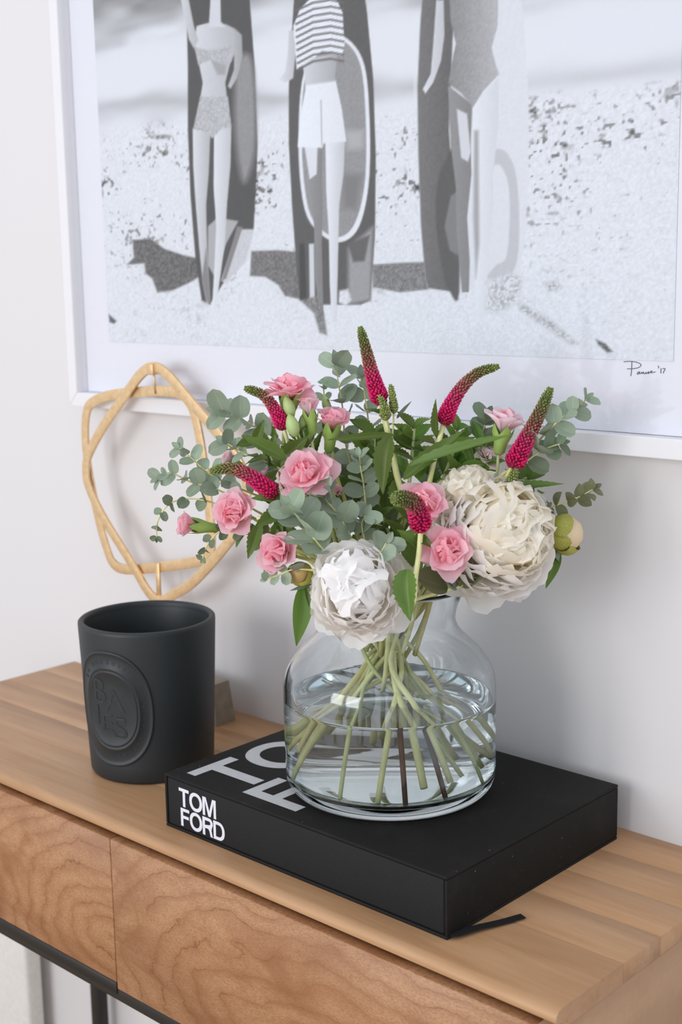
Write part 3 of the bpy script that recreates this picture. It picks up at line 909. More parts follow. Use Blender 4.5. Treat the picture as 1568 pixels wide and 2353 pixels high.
def build_book():
    t = thing('slipcased_book', ((BX0 + BX1) / 2, (BY0 + BY1) / 2, 0), 'large black cloth slipcased book lying flat under the vase with TOM FORD lettering', 'book')
    w = 0.0032
    H = T_BOOK
    for nm, lo, hi in (('slipcase_top', (BX0, BY0, H - w), (BX1, BY1, H)),
                       ('slipcase_bottom', (BX0, BY0, 0), (BX1, BY1, w)),
                       ('slipcase_side', (BX1 - w, BY0 + 0.0002, w + 0.0001), (BX1, BY1 - 0.0002, H - w - 0.0001)),
                       ('slipcase_side', (BX0, BY0 + 0.0002, w + 0.0001), (BX0 + w, BY1 - 0.0002, H - w - 0.0001)),
                       ('slipcase_back', (BX0 + w, BY1 - w, w + 0.0001), (BX1 - w, BY1, H - w - 0.0001))):
        me = box_mesh(lo, hi, 0.0012, 2, nm)
        me.materials.append(M['cloth'])
        o = bpy.data.objects.new(nm, me); link(o); place(o, t, Matrix.Identity(4))
    me = box_mesh((BX0 + w + 0.0006, BY0 + 0.0008, w + 0.0004), (BX1 - w - 0.0008, BY1 - w - 0.001, H - w - 0.0004), 0.0018, 3, 'book_spine')
    me.materials.append(M['spine'])
    sp = bpy.data.objects.new('book_spine', me); link(sp); place(sp, t, Matrix.Identity(4))
    # lettering on the cover: letters' tops point to -x, lines read towards the wall
    for txt, xa, xb, ya, yb in (('TOM', -0.0466, 0.0322, -0.2868, -0.0640), ('FORD', 0.0355, 0.1125, -0.2850, -0.0330)):
        co, fc = caps_mesh(txt, ya, yb, -xb, -xa)
        V = [(-c[1], c[0], H + 0.00025) for c in co]
        o = part_world('cover_letters', V, fc, M['silver'], t, smooth=False)
        o['label'] = 'large grey printed letters ' + txt
    for txt, xa, xb, za, zb in (('TOM', -0.0420, 0.0146, 0.0278, 0.0480), ('FORD', -0.0402, 0.0266, 0.0066, 0.0266)):
        co, fc = caps_mesh(txt, xa, xb, za, zb)
        V = [(c[0], BY0 + 0.0005, c[1]) for c in co]
        o = part_world('spine_letters', V, fc, M['white_print'], t, smooth=False)
        o['label'] = 'white printed letters ' + txt + ' on the spine'
    # black pull ribbon lying on the table beside the case
    a = on_z(1035, 2152, 0.002); b = on_z(1203, 2110, 0.0)
    d = (b - a); d.z = 0; d.normalize(); s = Vector((-d.y, d.x, 0)) * 0.0042
    ctr = [a + Vector((-0.02, 0.012, 0.0012)), a + Vector((0, 0, 0.0016)), a.lerp(b, 0.35) + Vector((0, 0, 0.0022)), a.lerp(b, 0.7) + Vector((0, 0, 0.0016)), b + Vector((0, 0, 0.0022))]
    ctr = catmull(ctr, 5)
    V, Fc = [], []
    for p in ctr:
        z = max(p.z, 0.0009)
        for q, dz in ((p + s, 0.0004), (p - s, 0.0004), (p - s, -0.0004), (p + s, -0.0004)):
            V.append((q.x, q.y, z + dz))
    for i in range(len(ctr) - 1):
        for k in range(4):
            Fc.append((i * 4 + k, i * 4 + (k + 1) % 4, i * 4 + 4 + (k + 1) % 4, i * 4 + 4 + k))
    Fc += [(3, 2, 1, 0), tuple(len(V) - 4 + k for k in range(4))]
    part_world('pull_ribbon', V, Fc, M['spine'], t, smooth=False)
build_book()

# ================================================================== black ceramic candle vessel
CC = Vector((-0.2166, -0.1942, 0))
def build_candle():
    t = thing('candle_vessel', CC, 'matte black ceramic candle vessel with embossed oval label and open top', 'candle vessel')
    rb, rt, h = 0.0716, 0.0790, 0.1785
    R = lambda z: rb + (rt - rb) * (z / h)
    prof = [(0, 0.0), (rb - 0.006, 0.0), (rb - 0.002, 0.001), (rb, 0.0045)]
    prof += [(R(z), z) for z in np.linspace(0.02, h - 0.005, 8)]
    prof += [(rt - 0.0004, h - 0.002), (rt - 0.002, h - 0.0004), (rt - 0.0042, h), (rt - 0.0062, h - 0.0006), (rt - 0.0074, h - 0.0025), (rt - 0.0078, h - 0.006), (rt - 0.0082, h - 0.009), (rt - 0.0092, h - 0.012)]
    prof += [(R(z) - 0.0085, z) for z in (0.12, 0.08)] + [(rb - 0.009, 0.062), (rb - 0.013, 0.058)]
    prof += [(0.0, 0.058)]
    me = lathe_mesh(prof, 128, 'body')
    me.materials.append(M['candle'])
    o = bpy.data.objects.new('body', me); link(o); place(o, t, Matrix.Translation(CC))
    # embossed oval medallion following the curved wall
    a0, zc = math.radians(-75), 0.0890
    aw, zh = 0.0515, 0.0680
    def surf(sx, sz, out):
        z = zc + sz
        th = a0 + sx / (R(z))
        r = R(z) + out
        return Vector((CC.x + r * math.cos(th), CC.y + r * math.sin(th), z))
    def sup(th, k):    # superellipse outline
        c, s = math.cos(th), math.sin(th)
        e = 2 / 2.25
        return (aw * k * math.copysign(abs(c) ** e, c), zh * k * math.copysign(abs(s) ** e, s))
    rings = [(1.0, -0.0005), (0.995, 0.0012), (0.98, 0.0021), (0.955, 0.0021), (0.94, 0.0013), (0.90, 0.0010), (0.72, 0.0010), (0.71, 0.0016), (0.685, 0.0016), (0.675, 0.0010), (0.645, 0.0010), (0.64, 0.0014), (0.625, 0.0014), (0.615, 0.0009), (0.4, 0.0009), (0.2, 0.0009)]
    n = 96
    V, Fc = [], []
    for k, oo in rings:
        for j in range(n):
            V.append(surf(*sup(2 * math.pi * j / n, k), oo))
    for i in range(len(rings) - 1):
        for j in range(n):
            Fc.append((i * n + j, i * n + (j + 1) % n, (i + 1) * n + (j + 1) % n, (i + 1) * n + j))
    V.append(surf(0, 0, 0.0009))
    for j in range(n):
        Fc.append(((len(rings) - 1) * n + j, (len(rings) - 1) * n + (j + 1) % n, len(V) - 1))
    med = part_world('oval_medallion', V, Fc, M['candle'], t)
    # raised letters
    def emboss(txt, fx, name='embossed_letters', off=0.0):
        co, fc = text_mesh(txt, 0, 1, 0, 1, off)
        V2, F2 = [], []
        m = len(co)
        for c in co:
            V2.append(fx(c[0], c[1], 0.00135))
        for c in co:
            V2.append(fx(c[0], c[1], 0.0006))
        F2 = list(fc)
        from collections import Counter
        ed = Counter()
        for f in fc:
            for a, b in zip(f, f[1:] + f[:1]):
                ed[(a, b)] += 1
        for (a, b) in ed:
            if (b, a) not in ed:
                F2.append((b, a, m + a, m + b))
        part_world(name, V2, F2, M['candle'], med, smooth=False)
    def rect(x0, x1, z0, z1):
        return lambda u, v, o: surf(x0 + (x1 - x0) * u, z0 + (z1 - z0) * v, o)
    emboss('B', rect(-0.022, -0.004, 0.006, 0.034))
    emboss('A', rect(-0.006, 0.019, -0.002, 0.024))
    emboss('I', rect(-0.020, -0.017, -0.020, 0.002))
    emboss('E', rect(-0.012, 0.003, -0.026, -0.006))
    emboss('S', rect(0.004, 0.020, -0.034, -0.008))
    def ring_text(txt, th0, th1):
        k = len(txt)
        for i, ch in enumerate(txt):
            if ch == ' ':
                continue
            tc_ = th0 + (th1 - th0) * (i + 0.5) / k
            p = Vector(sup(tc_, 0.81)); q = Vector(sup(tc_ - 0.03, 0.81)); tg = (q - p).normalized(); nr = Vector((-tg.y, tg.x))
            if nr.dot(p) < 0:
                nr = -nr
            hw, hh = (0.0012 if ch in 'il' else 0.0021), (0.0033 if ch in 'bld' else 0.0023)
            def fx(u, v, o, p=p, tg=tg, nr=nr, hw=hw, hh=hh):
                s = p + tg * ((u - 0.5) * 2 * hw) + nr * (v * 2 * hh - 0.0023)
                return surf(s.x, s.y, o - 0.0002)
            emboss(ch, fx)
    ring_text('34 boulevard saint germain', math.radians(150), math.radians(-95))
build_candle()

# ================================================================== gold ring sculpture
def build_sculpture():
    base = on_y(545, 1655, -0.027)
    t = thing('ring_sculpture', (-0.355, -0.043, 0), 'gold metal sculpture of two interlocking rounded rings on a small block', 'sculpture')
    zt = on_y(530, 1567, -0.034).z
    V, Fc = [], []
    for z, i in ((0.0, 0.0), (0.003, 0.0), (zt, 0.006)):
        for x, y in ((-0.455 + i, -0.060 + i * .6), (-0.2555 - i, -0.060 + i * .6), (-0.2555 - i, -0.0270 - i * .6), (-0.455 + i, -0.0270 - i * .6)):
            V.append((x, y, z))
    for k in range(2):
        for j in range(4):
            Fc.append((k * 4 + j, k * 4 + (j + 1) % 4, k * 4 + 4 + (j + 1) % 4, k * 4 + 4 + j))
    Fc += [(3, 2, 1, 0), (8, 9, 10, 11)]
    part_world('base_block', V, Fc, M['stone'], t, smooth=False)
    def ring(px, yA, wid, dep, nm, yv=None):
        P = []
        for k, (x, y) in enumerate(px):
            P.append(on_y(x, y, yv[k] if yv else yA))
        n = len(P); path = []
        for i in range(n):
            a, b, c, d = P[(i - 1) % n], P[i], P[(i + 1) % n], P[(i + 2) % n]
            for k in range(6):
                tt = k / 6
                path.append(0.5 * ((2 * b) + (c - a) * tt + (2 * a - 5 * b + 4 * c - d) * tt * tt + (3 * b - a - 3 * c + d) * tt ** 3))
        V, Fc = [], []
        m = len(path)
        cen = sum(path, Vector()) / m
        sec = [(-1, -1), (-0.86, -1.15), (0.86, -1.15), (1, -1), (1, 1), (0.86, 1.15), (-0.86, 1.15), (-1, 1)]
        for i in range(m):
            tg = (path[(i + 1) % m] - path[i - 1]).normalized()
            nr = tg.cross(Vector((0, -1, 0))).normalized()
            for a, b in sec:
                V.append(path[i] + nr * (a * wid / 2) + Vector((0, b * dep / 2.3, 0)))
        q = len(sec)
        for i in range(m):
            for k in range(q):
                Fc.append((i * q + k, i * q + (k + 1) % q, ((i + 1) % m) * q + (k + 1) % q, ((i + 1) % m) * q + k))
        o = part_world(nm, V, Fc, M['gold'], t)
        o.data.set_sharp_from_angle(angle=math.radians(35))
        return o
    # diamond ring: corners top, right, bottom, left
    ring([(326, 858), (354, 844), (386, 862), (440, 925), (520, 1020), (556, 1075), (568, 1130), (556, 1190), (530, 1240), (450, 1332), (400, 1366), (368, 1380), (340, 1358), (300, 1290), (238, 1190), (204, 1118), (198, 1080), (204, 1044), (238, 980), (290, 905)], -0.050, 0.0132, 0.0040, 'ring')
    # rounded square ring
    ring([(215, 924), (260, 907), (350, 899), (410, 903), (436, 925), (452, 970), (468, 1060), (480, 1160), (486, 1240), (480, 1275), (455, 1290), (360, 1304), (290, 1308), (262, 1296), (246, 1262), (226, 1190), (204, 1080), (196, 1000), (200, 945)], -0.0448, 0.0135, 0.0036, 'ring')
    def rod(a, b, r, nm='rod'):
        Vv, Ff = tube_data([a, a.lerp(b, .5), b], r, 10)
        part_world(nm, Vv, Ff, M['gold'], t)
    rod(on_y(352, 842, -0.0465), on_y(358, 905, -0.0465), 0.0015)
    c2, c3 = on_y(361, 1300, -0.0478), on_y(366, 1378, -0.0478)
    me = box_mesh((c3.x - 0.0038, -0.0492, c3.z - 0.002), (c3.x + 0.0038, -0.0462, c2.z + 0.004), 0.0005, 1, 'plate')
    me.materials.append(M['gold'])
    o = bpy.data.objects.new('plate', me); link(o); place(o, t, Matrix.Identity(4))
    b = on_y(366, 1374, -0.048)
    rod(b, Vector((b.x, b.y, zt - 0.002)), 0.0032)
    c = on_y(352, 848, -0.049)
    me = box_mesh(c + Vector((-0.006, -0.006, -0.007)), c + Vector((0.006, 0.005, 0.007)), 0.001, 2, 'clasp')
    me.materials.append(M['gold'])
    o = bpy.data.objects.new('clasp', me); link(o); place(o, t, Matrix.Identity(4))
build_sculpture()

# ================================================================== vase and water
OUT = [(0.0, 0.0042), (0.050, 0.0040), (0.076, 0.0028), (0.084, 0.0006), (0.090, 0.0), (0.0965, 0.0022), (0.1015, 0.0075), (0.1042, 0.0150), (0.1050, 0.0260), (0.1052, 0.0600), (0.1052, 0.1000), (0.1044, 0.1120), (0.1018, 0.1225), (0.0962, 0.1325), (0.0880, 0.1425), (0.0790, 0.1510), (0.0715, 0.1590), (0.0668, 0.1670), (0.0655, 0.1745), (0.0668, 0.1830), (0.0705, 0.1940), (0.0760, 0.2070)]
def cm2(P, n=4):
    return [(max(0, q.x), q.y) for q in catmull([Vector((a, b, 0)) for a, b in P], n)]
TH = 0.0030
def inner_profile():
    prof = [(r, z) for r, z in OUT if z >= 0.0260]
    res = []
    for i, (r, z) in enumerate(prof):
        a = prof[max(0, i - 1)]; b = prof[min(len(prof) - 1, i + 1)]
        d = Vector((b[0] - a[0], b[1] - a[1])).normalized()
        res.append((r - d.y * TH, z + d.x * TH * (1 if i < len(prof) - 1 else 0)))
    return [(0.0, 0.0118), (0.060, 0.0120), (0.086, 0.0128), (0.0955, 0.0165), (0.1000, 0.0215)] + res
INN = inner_profile()
WATER_Z = 0.0945
def build_vase():
    o_ = cm2(OUT); i_ = cm2(INN)
    rim = [(0.0756, 0.2080), (0.0748, 0.2083), (0.0740, 0.2079)]
    me = lathe_mesh(o_ + rim + i_[::-1], 128, 'glass_vase')
    me.materials.append(M['glass'])
    o = bpy.data.objects.new('glass_vase', me); link(o); place(o, None, Matrix.Translation(VASE))
    tag(o, 'clear glass vase with wide round body and flared neck standing on the book', 'vase')
    e = 0.0004
    prof = [(0.0, 0.0118 - e)]
    for r, z in i_[1:]:
        if z < WATER_Z - 0.002:
            prof.append((r + e if r > 0.09 else r, z - e if z < 0.02 else z))
    prof += [(0.1022 + e, WATER_Z - 0.0005), (0.1016, WATER_Z + 0.0006), (0.1004, WATER_Z), (0.0, WATER_Z)]
    me = lathe_mesh(prof, 128, 'water')
    me.materials.append(M['water'])
    o = bpy.data.objects.new('water', me); link(o); place(o, None, Matrix.Translation(VASE))
    tag(o, 'clear water filling the lower half of the glass vase', 'water')
build_vase()

# ================================================================== flowers
def petal_mesh(seed, L=1.0, Wd=0.9, cup=0.25, curl=0.5, ruffle=0.08, notch=0.06, basew=0.22, nu=8, nv=9, tipk=0.18):
    """unit petal: grows along +z, inner side faces -x, width along y"""
    r = random.Random(seed)
    ph = [r.uniform(0, 6.28) for _ in range(6)]
    V, UV, Fc = [], [], []
    for i in range(nu):
        u = i / (nu - 1)
        wu = Wd * (basew + (1 - basew) * math.sin(min(1, u * 1.18) * math.pi / 2) ** 1.15)
        if u > 0.8:
            wu *= 1 - 0.22 * ((u - 0.8) / 0.2) ** 2
        for j in range(nv):
            v = -1 + 2 * j / (nv - 1)
            y = wu * 0.5 * v
            tip = 1 - tipk * abs(v) ** 2.4 * u
            nt = notch * (math.sin(v * 7 + ph[0]) + 0.7 * math.sin(v * 13 + ph[1])) * max(0, (u - 0.6) / 0.4) ** 2
            s = L * u * tip + nt
            th = curl * u * u            # bends outwards
            z = s * (math.sin(th) / th if th > 1e-4 else 1)
            x = s * ((1 - math.cos(th)) / th if th > 1e-4 else 0) if abs(th) > 1e-4 else 0
            if th < -1e-4:
                z = s * math.sin(th) / th
                x = s * (1 - math.cos(th)) / th
            x -= cup * (v * v) * wu * (0.35 + 0.65 * u)
            x += ruffle * u * u * (math.sin(v * 4.2 + ph[2]) + 0.6 * math.sin(v * 8.5 + ph[3] + u * 2))
            y += ruffle * 0.5 * u * math.sin(u * 5 + ph[4]) 
            V.append((x, y, z)); UV.append((0.5 + 0.5 * v, u))
    for i in range(nu - 1):
        for j in range(nv - 1):
            a = i * nv + j
            Fc.append((a, a + 1, a + nv + 1, a + nv))
    return mesh_from(V, Fc, 'petal', True, UV)
def with_mat(me, mat):
    m = me.copy(); m.materials.clear(); m.materials.append(mat)
    return m
PET = {}
def petals_for(kind, mat):
    key = (kind, mat)
    if key not in PET:
        if kind == 'peony':
            ms = [petal_mesh(s, 1, 0.92, 0.24, -0.95, 0.034, 0.024, 0.30, 9, 11) for s in range(8)]
        elif kind == 'guard':
            ms = [petal_mesh(20 + s, 1, 1.0, 0.24, -0.25, 0.05, 0.018, 0.3, tipk=0.26) for s in range(4)]
        elif kind == 'sepal':
            ms = [petal_mesh(80 + s, 1, 0.9, 0.30, -1.5, 0.02, 0.0, 0.35, tipk=0.45) for s in range(2)]
        elif kind == 'carn':
            ms = [petal_mesh(40 + s, 1, 1.02, 0.22, 0.30, 0.040, 0.014, 0.2, 8, 11, 0.30) for s in range(5)]
        elif kind == 'carn_in':
            ms = [petal_mesh(60 + s, 1, 0.9, 0.36, -0.7, 0.040, 0.014, 0.2, 8, 11, 0.28) for s in range(5)]
        PET[key] = [with_mat(m, M[mat]) for m in ms]
    return PET[key]
def head_matrix(pos, face, roll=0.0):
    q = face.to_track_quat('Z', 'Y')
    return Matrix.Translation(pos) @ q.to_matrix().to_4x4() @ Matrix.Rotation(roll, 4, 'Z')
def add_petal(parent, HM, me, phi, tilt, r0, h0, size, roll=0.0, wid=1.0):
    m = HM @ Matrix.Rotation(phi, 4, 'Z') @ Matrix.Translation((r0, 0, h0)) @ Matrix.Rotation(tilt, 4, 'Y') @ Matrix.Rotation(roll, 4, 'Z') @ Matrix.Diagonal((size, size * wid, size, 1))
    o = bpy.data.objects.new('petal', me)
    link(o); place(o, parent, m)
    return o

rnd = random.Random(11)
FULL = [0]
def stem_path(head, back, bot=None, waist=None):
    """from the flower down through the neck of the vase to the bottom of the water"""
    h = head - VASE
    hv = Vector((h.x, h.y, 0)); L = hv.length
    u = hv.normalized() if L > 1e-4 else Vector((1, 0, 0))
    p1 = head + back * 0.028
    neck = VASE + u * min(0.046, L * 0.45) + Vector((rnd.uniform(-.008, .008), rnd.uniform(-.008, .008), 0.206))
    wa = VASE + (waist if waist is not None else Vector((rnd.uniform(-.020, .020), rnd.uniform(-.020, .020), 0))) + Vector((0, 0, rnd.uniform(0.118, 0.148)))
    if bot is None:
        ang = math.atan2(-u.y, -u.x) + rnd.uniform(-0.75, 0.75)
        rr = rnd.uniform(0.060, 0.090)
        zz = rnd.uniform(0.020, 0.042)
        bot = VASE + Vector((math.cos(ang) * rr, math.sin(ang) * rr, zz))
    if bot == 'neck':                       # short side shoots end among the other stems in the neck
        return catmull([head, p1, neck, wa + Vector((0, 0, 0.012))], 6)
    mid = wa.lerp(bot, 0.5) + Vector((0, 0, 0.008))
    pts = [head, p1]
    if neck.z > VASE.z and (p1 - neck).length > 0.05:
        mm = p1.lerp(neck, 0.55) + Vector((0, 0, 0.012))
        pts.append(mm)
    pts += [neck, wa, mid, bot]
    return catmull(pts, 6)
def vb(px, py, z=0.0145):
    """bottom of a stem from its pixel on the vase floor, kept inside the glass"""
    p = on_z(px, py, VASE.z + z)
    d = Vector((p.x - VASE.x, p.y - VASE.y, 0))
    if d.length > 0.088:
        d = d.normalized() * 0.088
    return Vector((VASE.x + d.x, VASE.y + d.y, VASE.z + z))
def add_stem(t, path, mat, r0=0.0018, r1=0.0026, seg=8):
    V, Fc = tube_data(path, lambda s: r0 + (r1 - r0) * min(1, s * 1.6), seg)
    return part_world('stem', V, Fc, mat, t)

# ---- leaves
def leaf_mesh(seed, serr=0.10, fold=0.16, bend=-0.25, nu=19, shape='lance', twist=0.25):
    r = random.Random(seed)
    V, UV, Fc = [], [], []
    nv = 7
    ph = r.uniform(0, 6)
    for i in range(nu):
        u = i / (nu - 1)
        if shape == 'lance':
            w = 0.5 * math.sin(math.pi * min(1, u ** 0.72)) ** 0.85 if 0 < u < 1 else 0.02
        elif shape == 'round':
            w = 0.5 * math.sqrt(max(0, 1 - (2 * u - 1) ** 2)) ** 0.85 if 0 < u < 1 else 0.02
        else:
            w = 0.5 * math.sin(math.pi * u ** 0.85) ** 0.7 if 0 < u < 1 else 0.02
        if serr and 0 < i < nu - 1:
            w *= 1 + (serr if i % 2 else -serr * 0.6)
        for j in range(nv):
            v = -1 + 2 * j / (nv - 1)
            x = w * v
            z = fold * abs(v) * w * 2 + bend * u * u + 0.012 * math.sin(u * 9 + v * 3 + ph)
            y = u - (0.02 * abs(v) if serr else 0)
            tw = twist * u * math.sin(ph)
            x, z = x * math.cos(tw) - (fold * abs(v) * w) * math.sin(tw), z + x * math.sin(tw)
            V.append((x, y, z)); UV.append((0.5 + 0.5 * v, u))
    for i in range(nu - 1):
        for j in range(nv - 1):
            a = i * nv + j
            Fc.append((a, a + 1, a + nv + 1, a + nv))
    return mesh_from(V, Fc, 'leaf', True, UV)
LEAF = {
    'serr': [leaf_mesh(s, 0.11, 0.22, b) for s, b in ((1, -0.12), (2, -0.25), (3, 0.10))],
    'smooth': [leaf_mesh(s, 0.0, 0.2, b, 11) for s, b in ((4, -0.15), (5, -0.3))],
    'round': [leaf_mesh(s, 0.0, 0.10, b, 11, 'round', 0.1) for s, b in ((6, 0.06), (7, -0.10), (8, 0.14), (9, -0.05))],
    'oval': [leaf_mesh(s, 0.0, 0.14, b, 11, 'oval', 0.2) for s, b in ((10, -0.1), (11, 0.12))],
}
LM = {}
def leaf_variant(kind, mat, k):
    key = (kind, mat, k % len(LEAF[kind]))
    if key not in LM:
        LM[key] = with_mat(LEAF[kind][key[2]], M[mat])
    return LM[key]
def leaf_matrix(base, tip, width, normal):
    y = tip - base; L = y.length; y = y / L
    z = (normal - y * normal.dot(y))
    z = z.normalized() if z.length > 1e-5 else y.orthogonal().normalized()
    x = y.cross(z)
    D = min(L, width * 1.9)
    m = Matrix(((x.x * width, y.x * L, z.x * D, base.x), (x.y * width, y.y * L, z.y * D, base.y), (x.z * width, y.z * L, z.z * D, base.z), (0, 0, 0, 1)))
    return m
def add_leaf(t, base, tip, width, kind='serr', mat='leaf', normal=None, k=0, name='leaf'):
    if normal is None:
        normal = facing(rnd.uniform(-.5, .5), rnd.uniform(-.1, .8), 1)
    o = bpy.data.objects.new(name, leaf_variant(kind, mat, k))
    link(o); place(o, t, leaf_matrix(base, tip, width, normal))
    return o

# ---- peonies
def peony(px, py, off, rad, face, label, mat_in, mat_out, n=95, roll=0.3, bot=None, seed=1, guards=9, stretch=1.0):
    r = random.Random(seed)
    c = at(px, py, off)
    f = facing(*face)
    basep = c - f * rad * 0.55
    HM = head_matrix(basep, f, roll) @ Matrix.Diagonal((stretch, 1, 1, 1))
    path = stem_path(basep, -f, bot)
    t = thing('peony', path[-1], label, 'flower', 'white peonies in the vase')
    add_stem(t, path, M['stem'], 0.0026, 0.0028)
    ins = petals_for('peony', mat_in); outs = petals_for('peony', mat_out); gd = petals_for('guard', mat_out)
    for i in range(n):
        s = (i + 0.5) / n
        tilt = math.radians(6 + 100 * s ** 0.8) + r.uniform(-.13, .13)
        size = rad * (1.28 - 0.34 * s + r.uniform(-.10, .10))
        me = r.choice(ins if s < 0.5 else outs)
        add_petal(t, HM, me, i * 2.39996 + r.uniform(-.3, .3), tilt, rad * 0.14 * s, rad * 0.10 * (1 - s), size, r.uniform(-.35, .35), r.uniform(0.72, 1.05))
    for i in range(guards):
        add_petal(t, HM, r.choice(gd), i * 6.283 / guards + r.uniform(-.2, .2), math.radians(r.uniform(92, 122)), rad * 0.10, -rad * 0.05, rad * r.uniform(1.0, 1.22), r.uniform(-.25, .25), r.uniform(.9, 1.1))
    # receptacle with sepals
    me = lathe_mesh([(0, -0.014), (0.005, -0.012), (0.010, -0.004), (0.013, 0.004), (0.010, 0.008), (0, 0.009)], 16, 'receptacle')
    me.materials.append(M['calyx'])
    o = bpy.data.objects.new('receptacle', me); link(o); place(o, t, head_matrix(basep, f))
    return t
peony(820, 1345, 0.108, 0.044, (-0.12, 0.28, 0.95), 'white peony with blush centre hanging over the front rim of the vase', 'petal_white', 'petal_white', 88, 0.3, vb(870, 1842), 3, 9)
peony(1156, 1222, 0.070, 0.058, (0.40, 0.24, 0.88), 'largest full white peony with long outer petals beside the peony bud', 'petal_cream', 'petal_white', 120, 0.0, vb(690, 1790), 8, 10)
peony(1076, 1140, 0.052, 0.037, (-0.10, 0.75, 0.65), 'smaller cream peony bloom tucked above the largest white peony', 'petal_cream', 'petal_cream', 60, 1.0, None, 13, 5)

# ---- carnations
def calyx_mesh(rb, rt, L, teeth=5, seg=20):
    prof = [(0.0, -L), (rb * 0.5, -L), (rb, -L * 0.88), (rb * 1.12, -L * 0.55), (rt * 0.98, -L * 0.15)]
    V, Fc, rows = [], [], []
    for r_, z in prof:
        rows.append(list(range(len(V), len(V) + seg)))
        for k in range(seg):
            a = 2 * math.pi * k / seg
            V.append((max(r_, 1e-5) * math.cos(a), max(r_, 1e-5) * math.sin(a), z))
    rows.append(list(range(len(V), len(V) + seg)))
    for k in range(seg):
        a = 2 * math.pi * k / seg
        saw = abs(((k * teeth / seg) % 1) * 2 - 1)
        V.append((rt * (1.0 + 0.10 * saw) * math.cos(a), rt * (1.0 + 0.10 * saw) * math.sin(a), -L * 0.15 + L * 0.42 * saw))
    for A, B in zip(rows[:-1], rows[1:]):
        for k in range(seg):
            Fc.append((A[k], A[(k + 1) % seg], B[(k + 1) % seg], B[k]))
    return mesh_from(V, Fc, 'calyx')
def carnation(px, py, off, rpx, face, label, openness=1.0, mats=('petal_deep', 'petal_pink'), n=18, bot=None, seed=1, calyx=1.0, stem_mat='stem_dark', roll=0.0, name='carnation', cat='flower', leaves=()):
    r = random.Random(seed)
    rad = rpx * PXM
    f = facing(*face)
    c = at(px, py, off)
    basep = c - f * rad * 0.45
    HM = head_matrix(basep, f, roll)
    path = stem_path(basep - f * rad * 0.9, -f, bot)
    t = thing(name, path[-1], label, cat, 'pink carnations in the vase')
    add_stem(t, path, M[stem_mat], 0.0014, 0.0021)
    inn = petals_for('carn_in', mats[0]); out = petals_for('carn', mats[1])
    for i in range(n):
        s = (i + 0.5) / n
        tilt = math.radians((4 + 78 * s ** 1.1) * openness) + r.uniform(-.12, .12)
        size = rad * (0.86 + 0.32 * s * openness + r.uniform(-.06, .06)) * (1.0 + 0.25 * (1 - openness))
        me = r.choice(inn if s < 0.42 else out)
        add_petal(t, HM, me, i * 2.39996 + r.uniform(-.25, .25), tilt, rad * 0.06, 0, size, r.uniform(-.3, .3), r.uniform(.95, 1.2))
    me = calyx_mesh(rad * 0.25, rad * 0.44, rad * 1.05 * calyx)
    me.materials.append(M['calyx'])
    o = bpy.data.objects.new('calyx', me); link(o); place(o, t, HM @ Matrix.Translation((0, 0, rad * 0.12)))
    for (bx, by, tx, ty, w) in leaves:
        add_leaf(t, at(bx, by, off), at(tx, ty, off), w * PXM, 'smooth', 'euc', k=bx)
    return t, HM, path
def green_bud(t, x0, y0, x1, y1, off, wpx, frm, mat='calyx_light'):
    """closed green carnation bud with its own little stalk, part of the spray"""
    a, b = at(x0, y0, off), at(x1, y1, off)
    d = (b - a); L = d.length
    R_ = wpx * PXM / 2
    me = lathe_mesh([(0, 0), (R_ * .45, L * .02), (R_ * .85, L * .22), (R_, L * .48), (R_ * .78, L * .72), (R_ * .40, L * .90), (R_ * .12, L * .98), (0, L)], 14, 'bud')
    me.materials.append(M[mat])
    o = bpy.data.objects.new('bud', me); link(o); place(o, t, head_matrix(a, d.normalized()))
    V, Fc = tube_data(catmull([a + d * 0.05, a.lerp(frm, 0.5) + Vector((0, 0, -0.004)), frm], 5), 0.0010, 7)
    part_world('stalk', V, Fc, M['stem_dark'], t)
t1, hm1, p1 = carnation(668, 888, 0.02, 55, (0.10, 0.93, 0.36), 'topmost pink carnation wide open with cluster of green buds below it', 1.0, seed=2, calyx=1.2, n=20)
jn = at(705, 1030, 0.02)
green_bud(t1, 672, 958, 656, 910, 0.03, 27, jn)
green_bud(t1, 680, 1003, 664, 950, 0.036, 30, jn)
green_bud(t1, 697, 990, 700, 948, 0.02, 24, jn)
green_bud(t1, 756, 952, 744, 905, 0.0, 20, at(752, 1030, 0.0))
carnation(712, 936, 0.025, 38, (-0.10, 0.97, 0.2), 'tight pink carnation bud in green calyx next to topmost carnation', 0.20, ('petal_pink', 'petal_pale'), 9, bot='neck', seed=3, calyx=1.25)
carnation(764, 964, 0.02, 46, (0.10, 0.90, 0.42), 'half open pink carnation seen from the side against round eucalyptus leaves', 0.55, ('petal_deep', 'petal_pink'), 14, seed=4, calyx=1.3, bot='neck')
carnation(700, 1086, 0.06, 58, (-0.25, 0.38, 0.89), 'large pink carnation with frilled petals above eucalyptus sprig', 1.0, seed=5, n=22)
carnation(537, 1176, 0.045, 50, (-0.40, 0.20, 0.89), 'round pink carnation beneath the drooping magenta speedwell spike', 0.8, seed=6, n=20, bot='neck')
carnation(432, 1206, 0.02, 40, (-0.95, 0.12, 0.28), 'small half open pink carnation pointing at the gold sculpture', 0.42, seed=7, n=14, calyx=1.5, bot=vb(1095, 1800))
carnation(638, 1268, 0.075, 50, (-0.45, 0.15, 0.88), 'cupped pink carnation low over the vase shoulder beside the hanging leaf', 0.7, seed=8, n=17)
carnation(1030, 1266, 0.105, 56, (0.05, 0.18, 0.98), 'deep pink carnation rosette under the largest white peony', 0.8, seed=9, n=18, bot=vb(775, 1846))
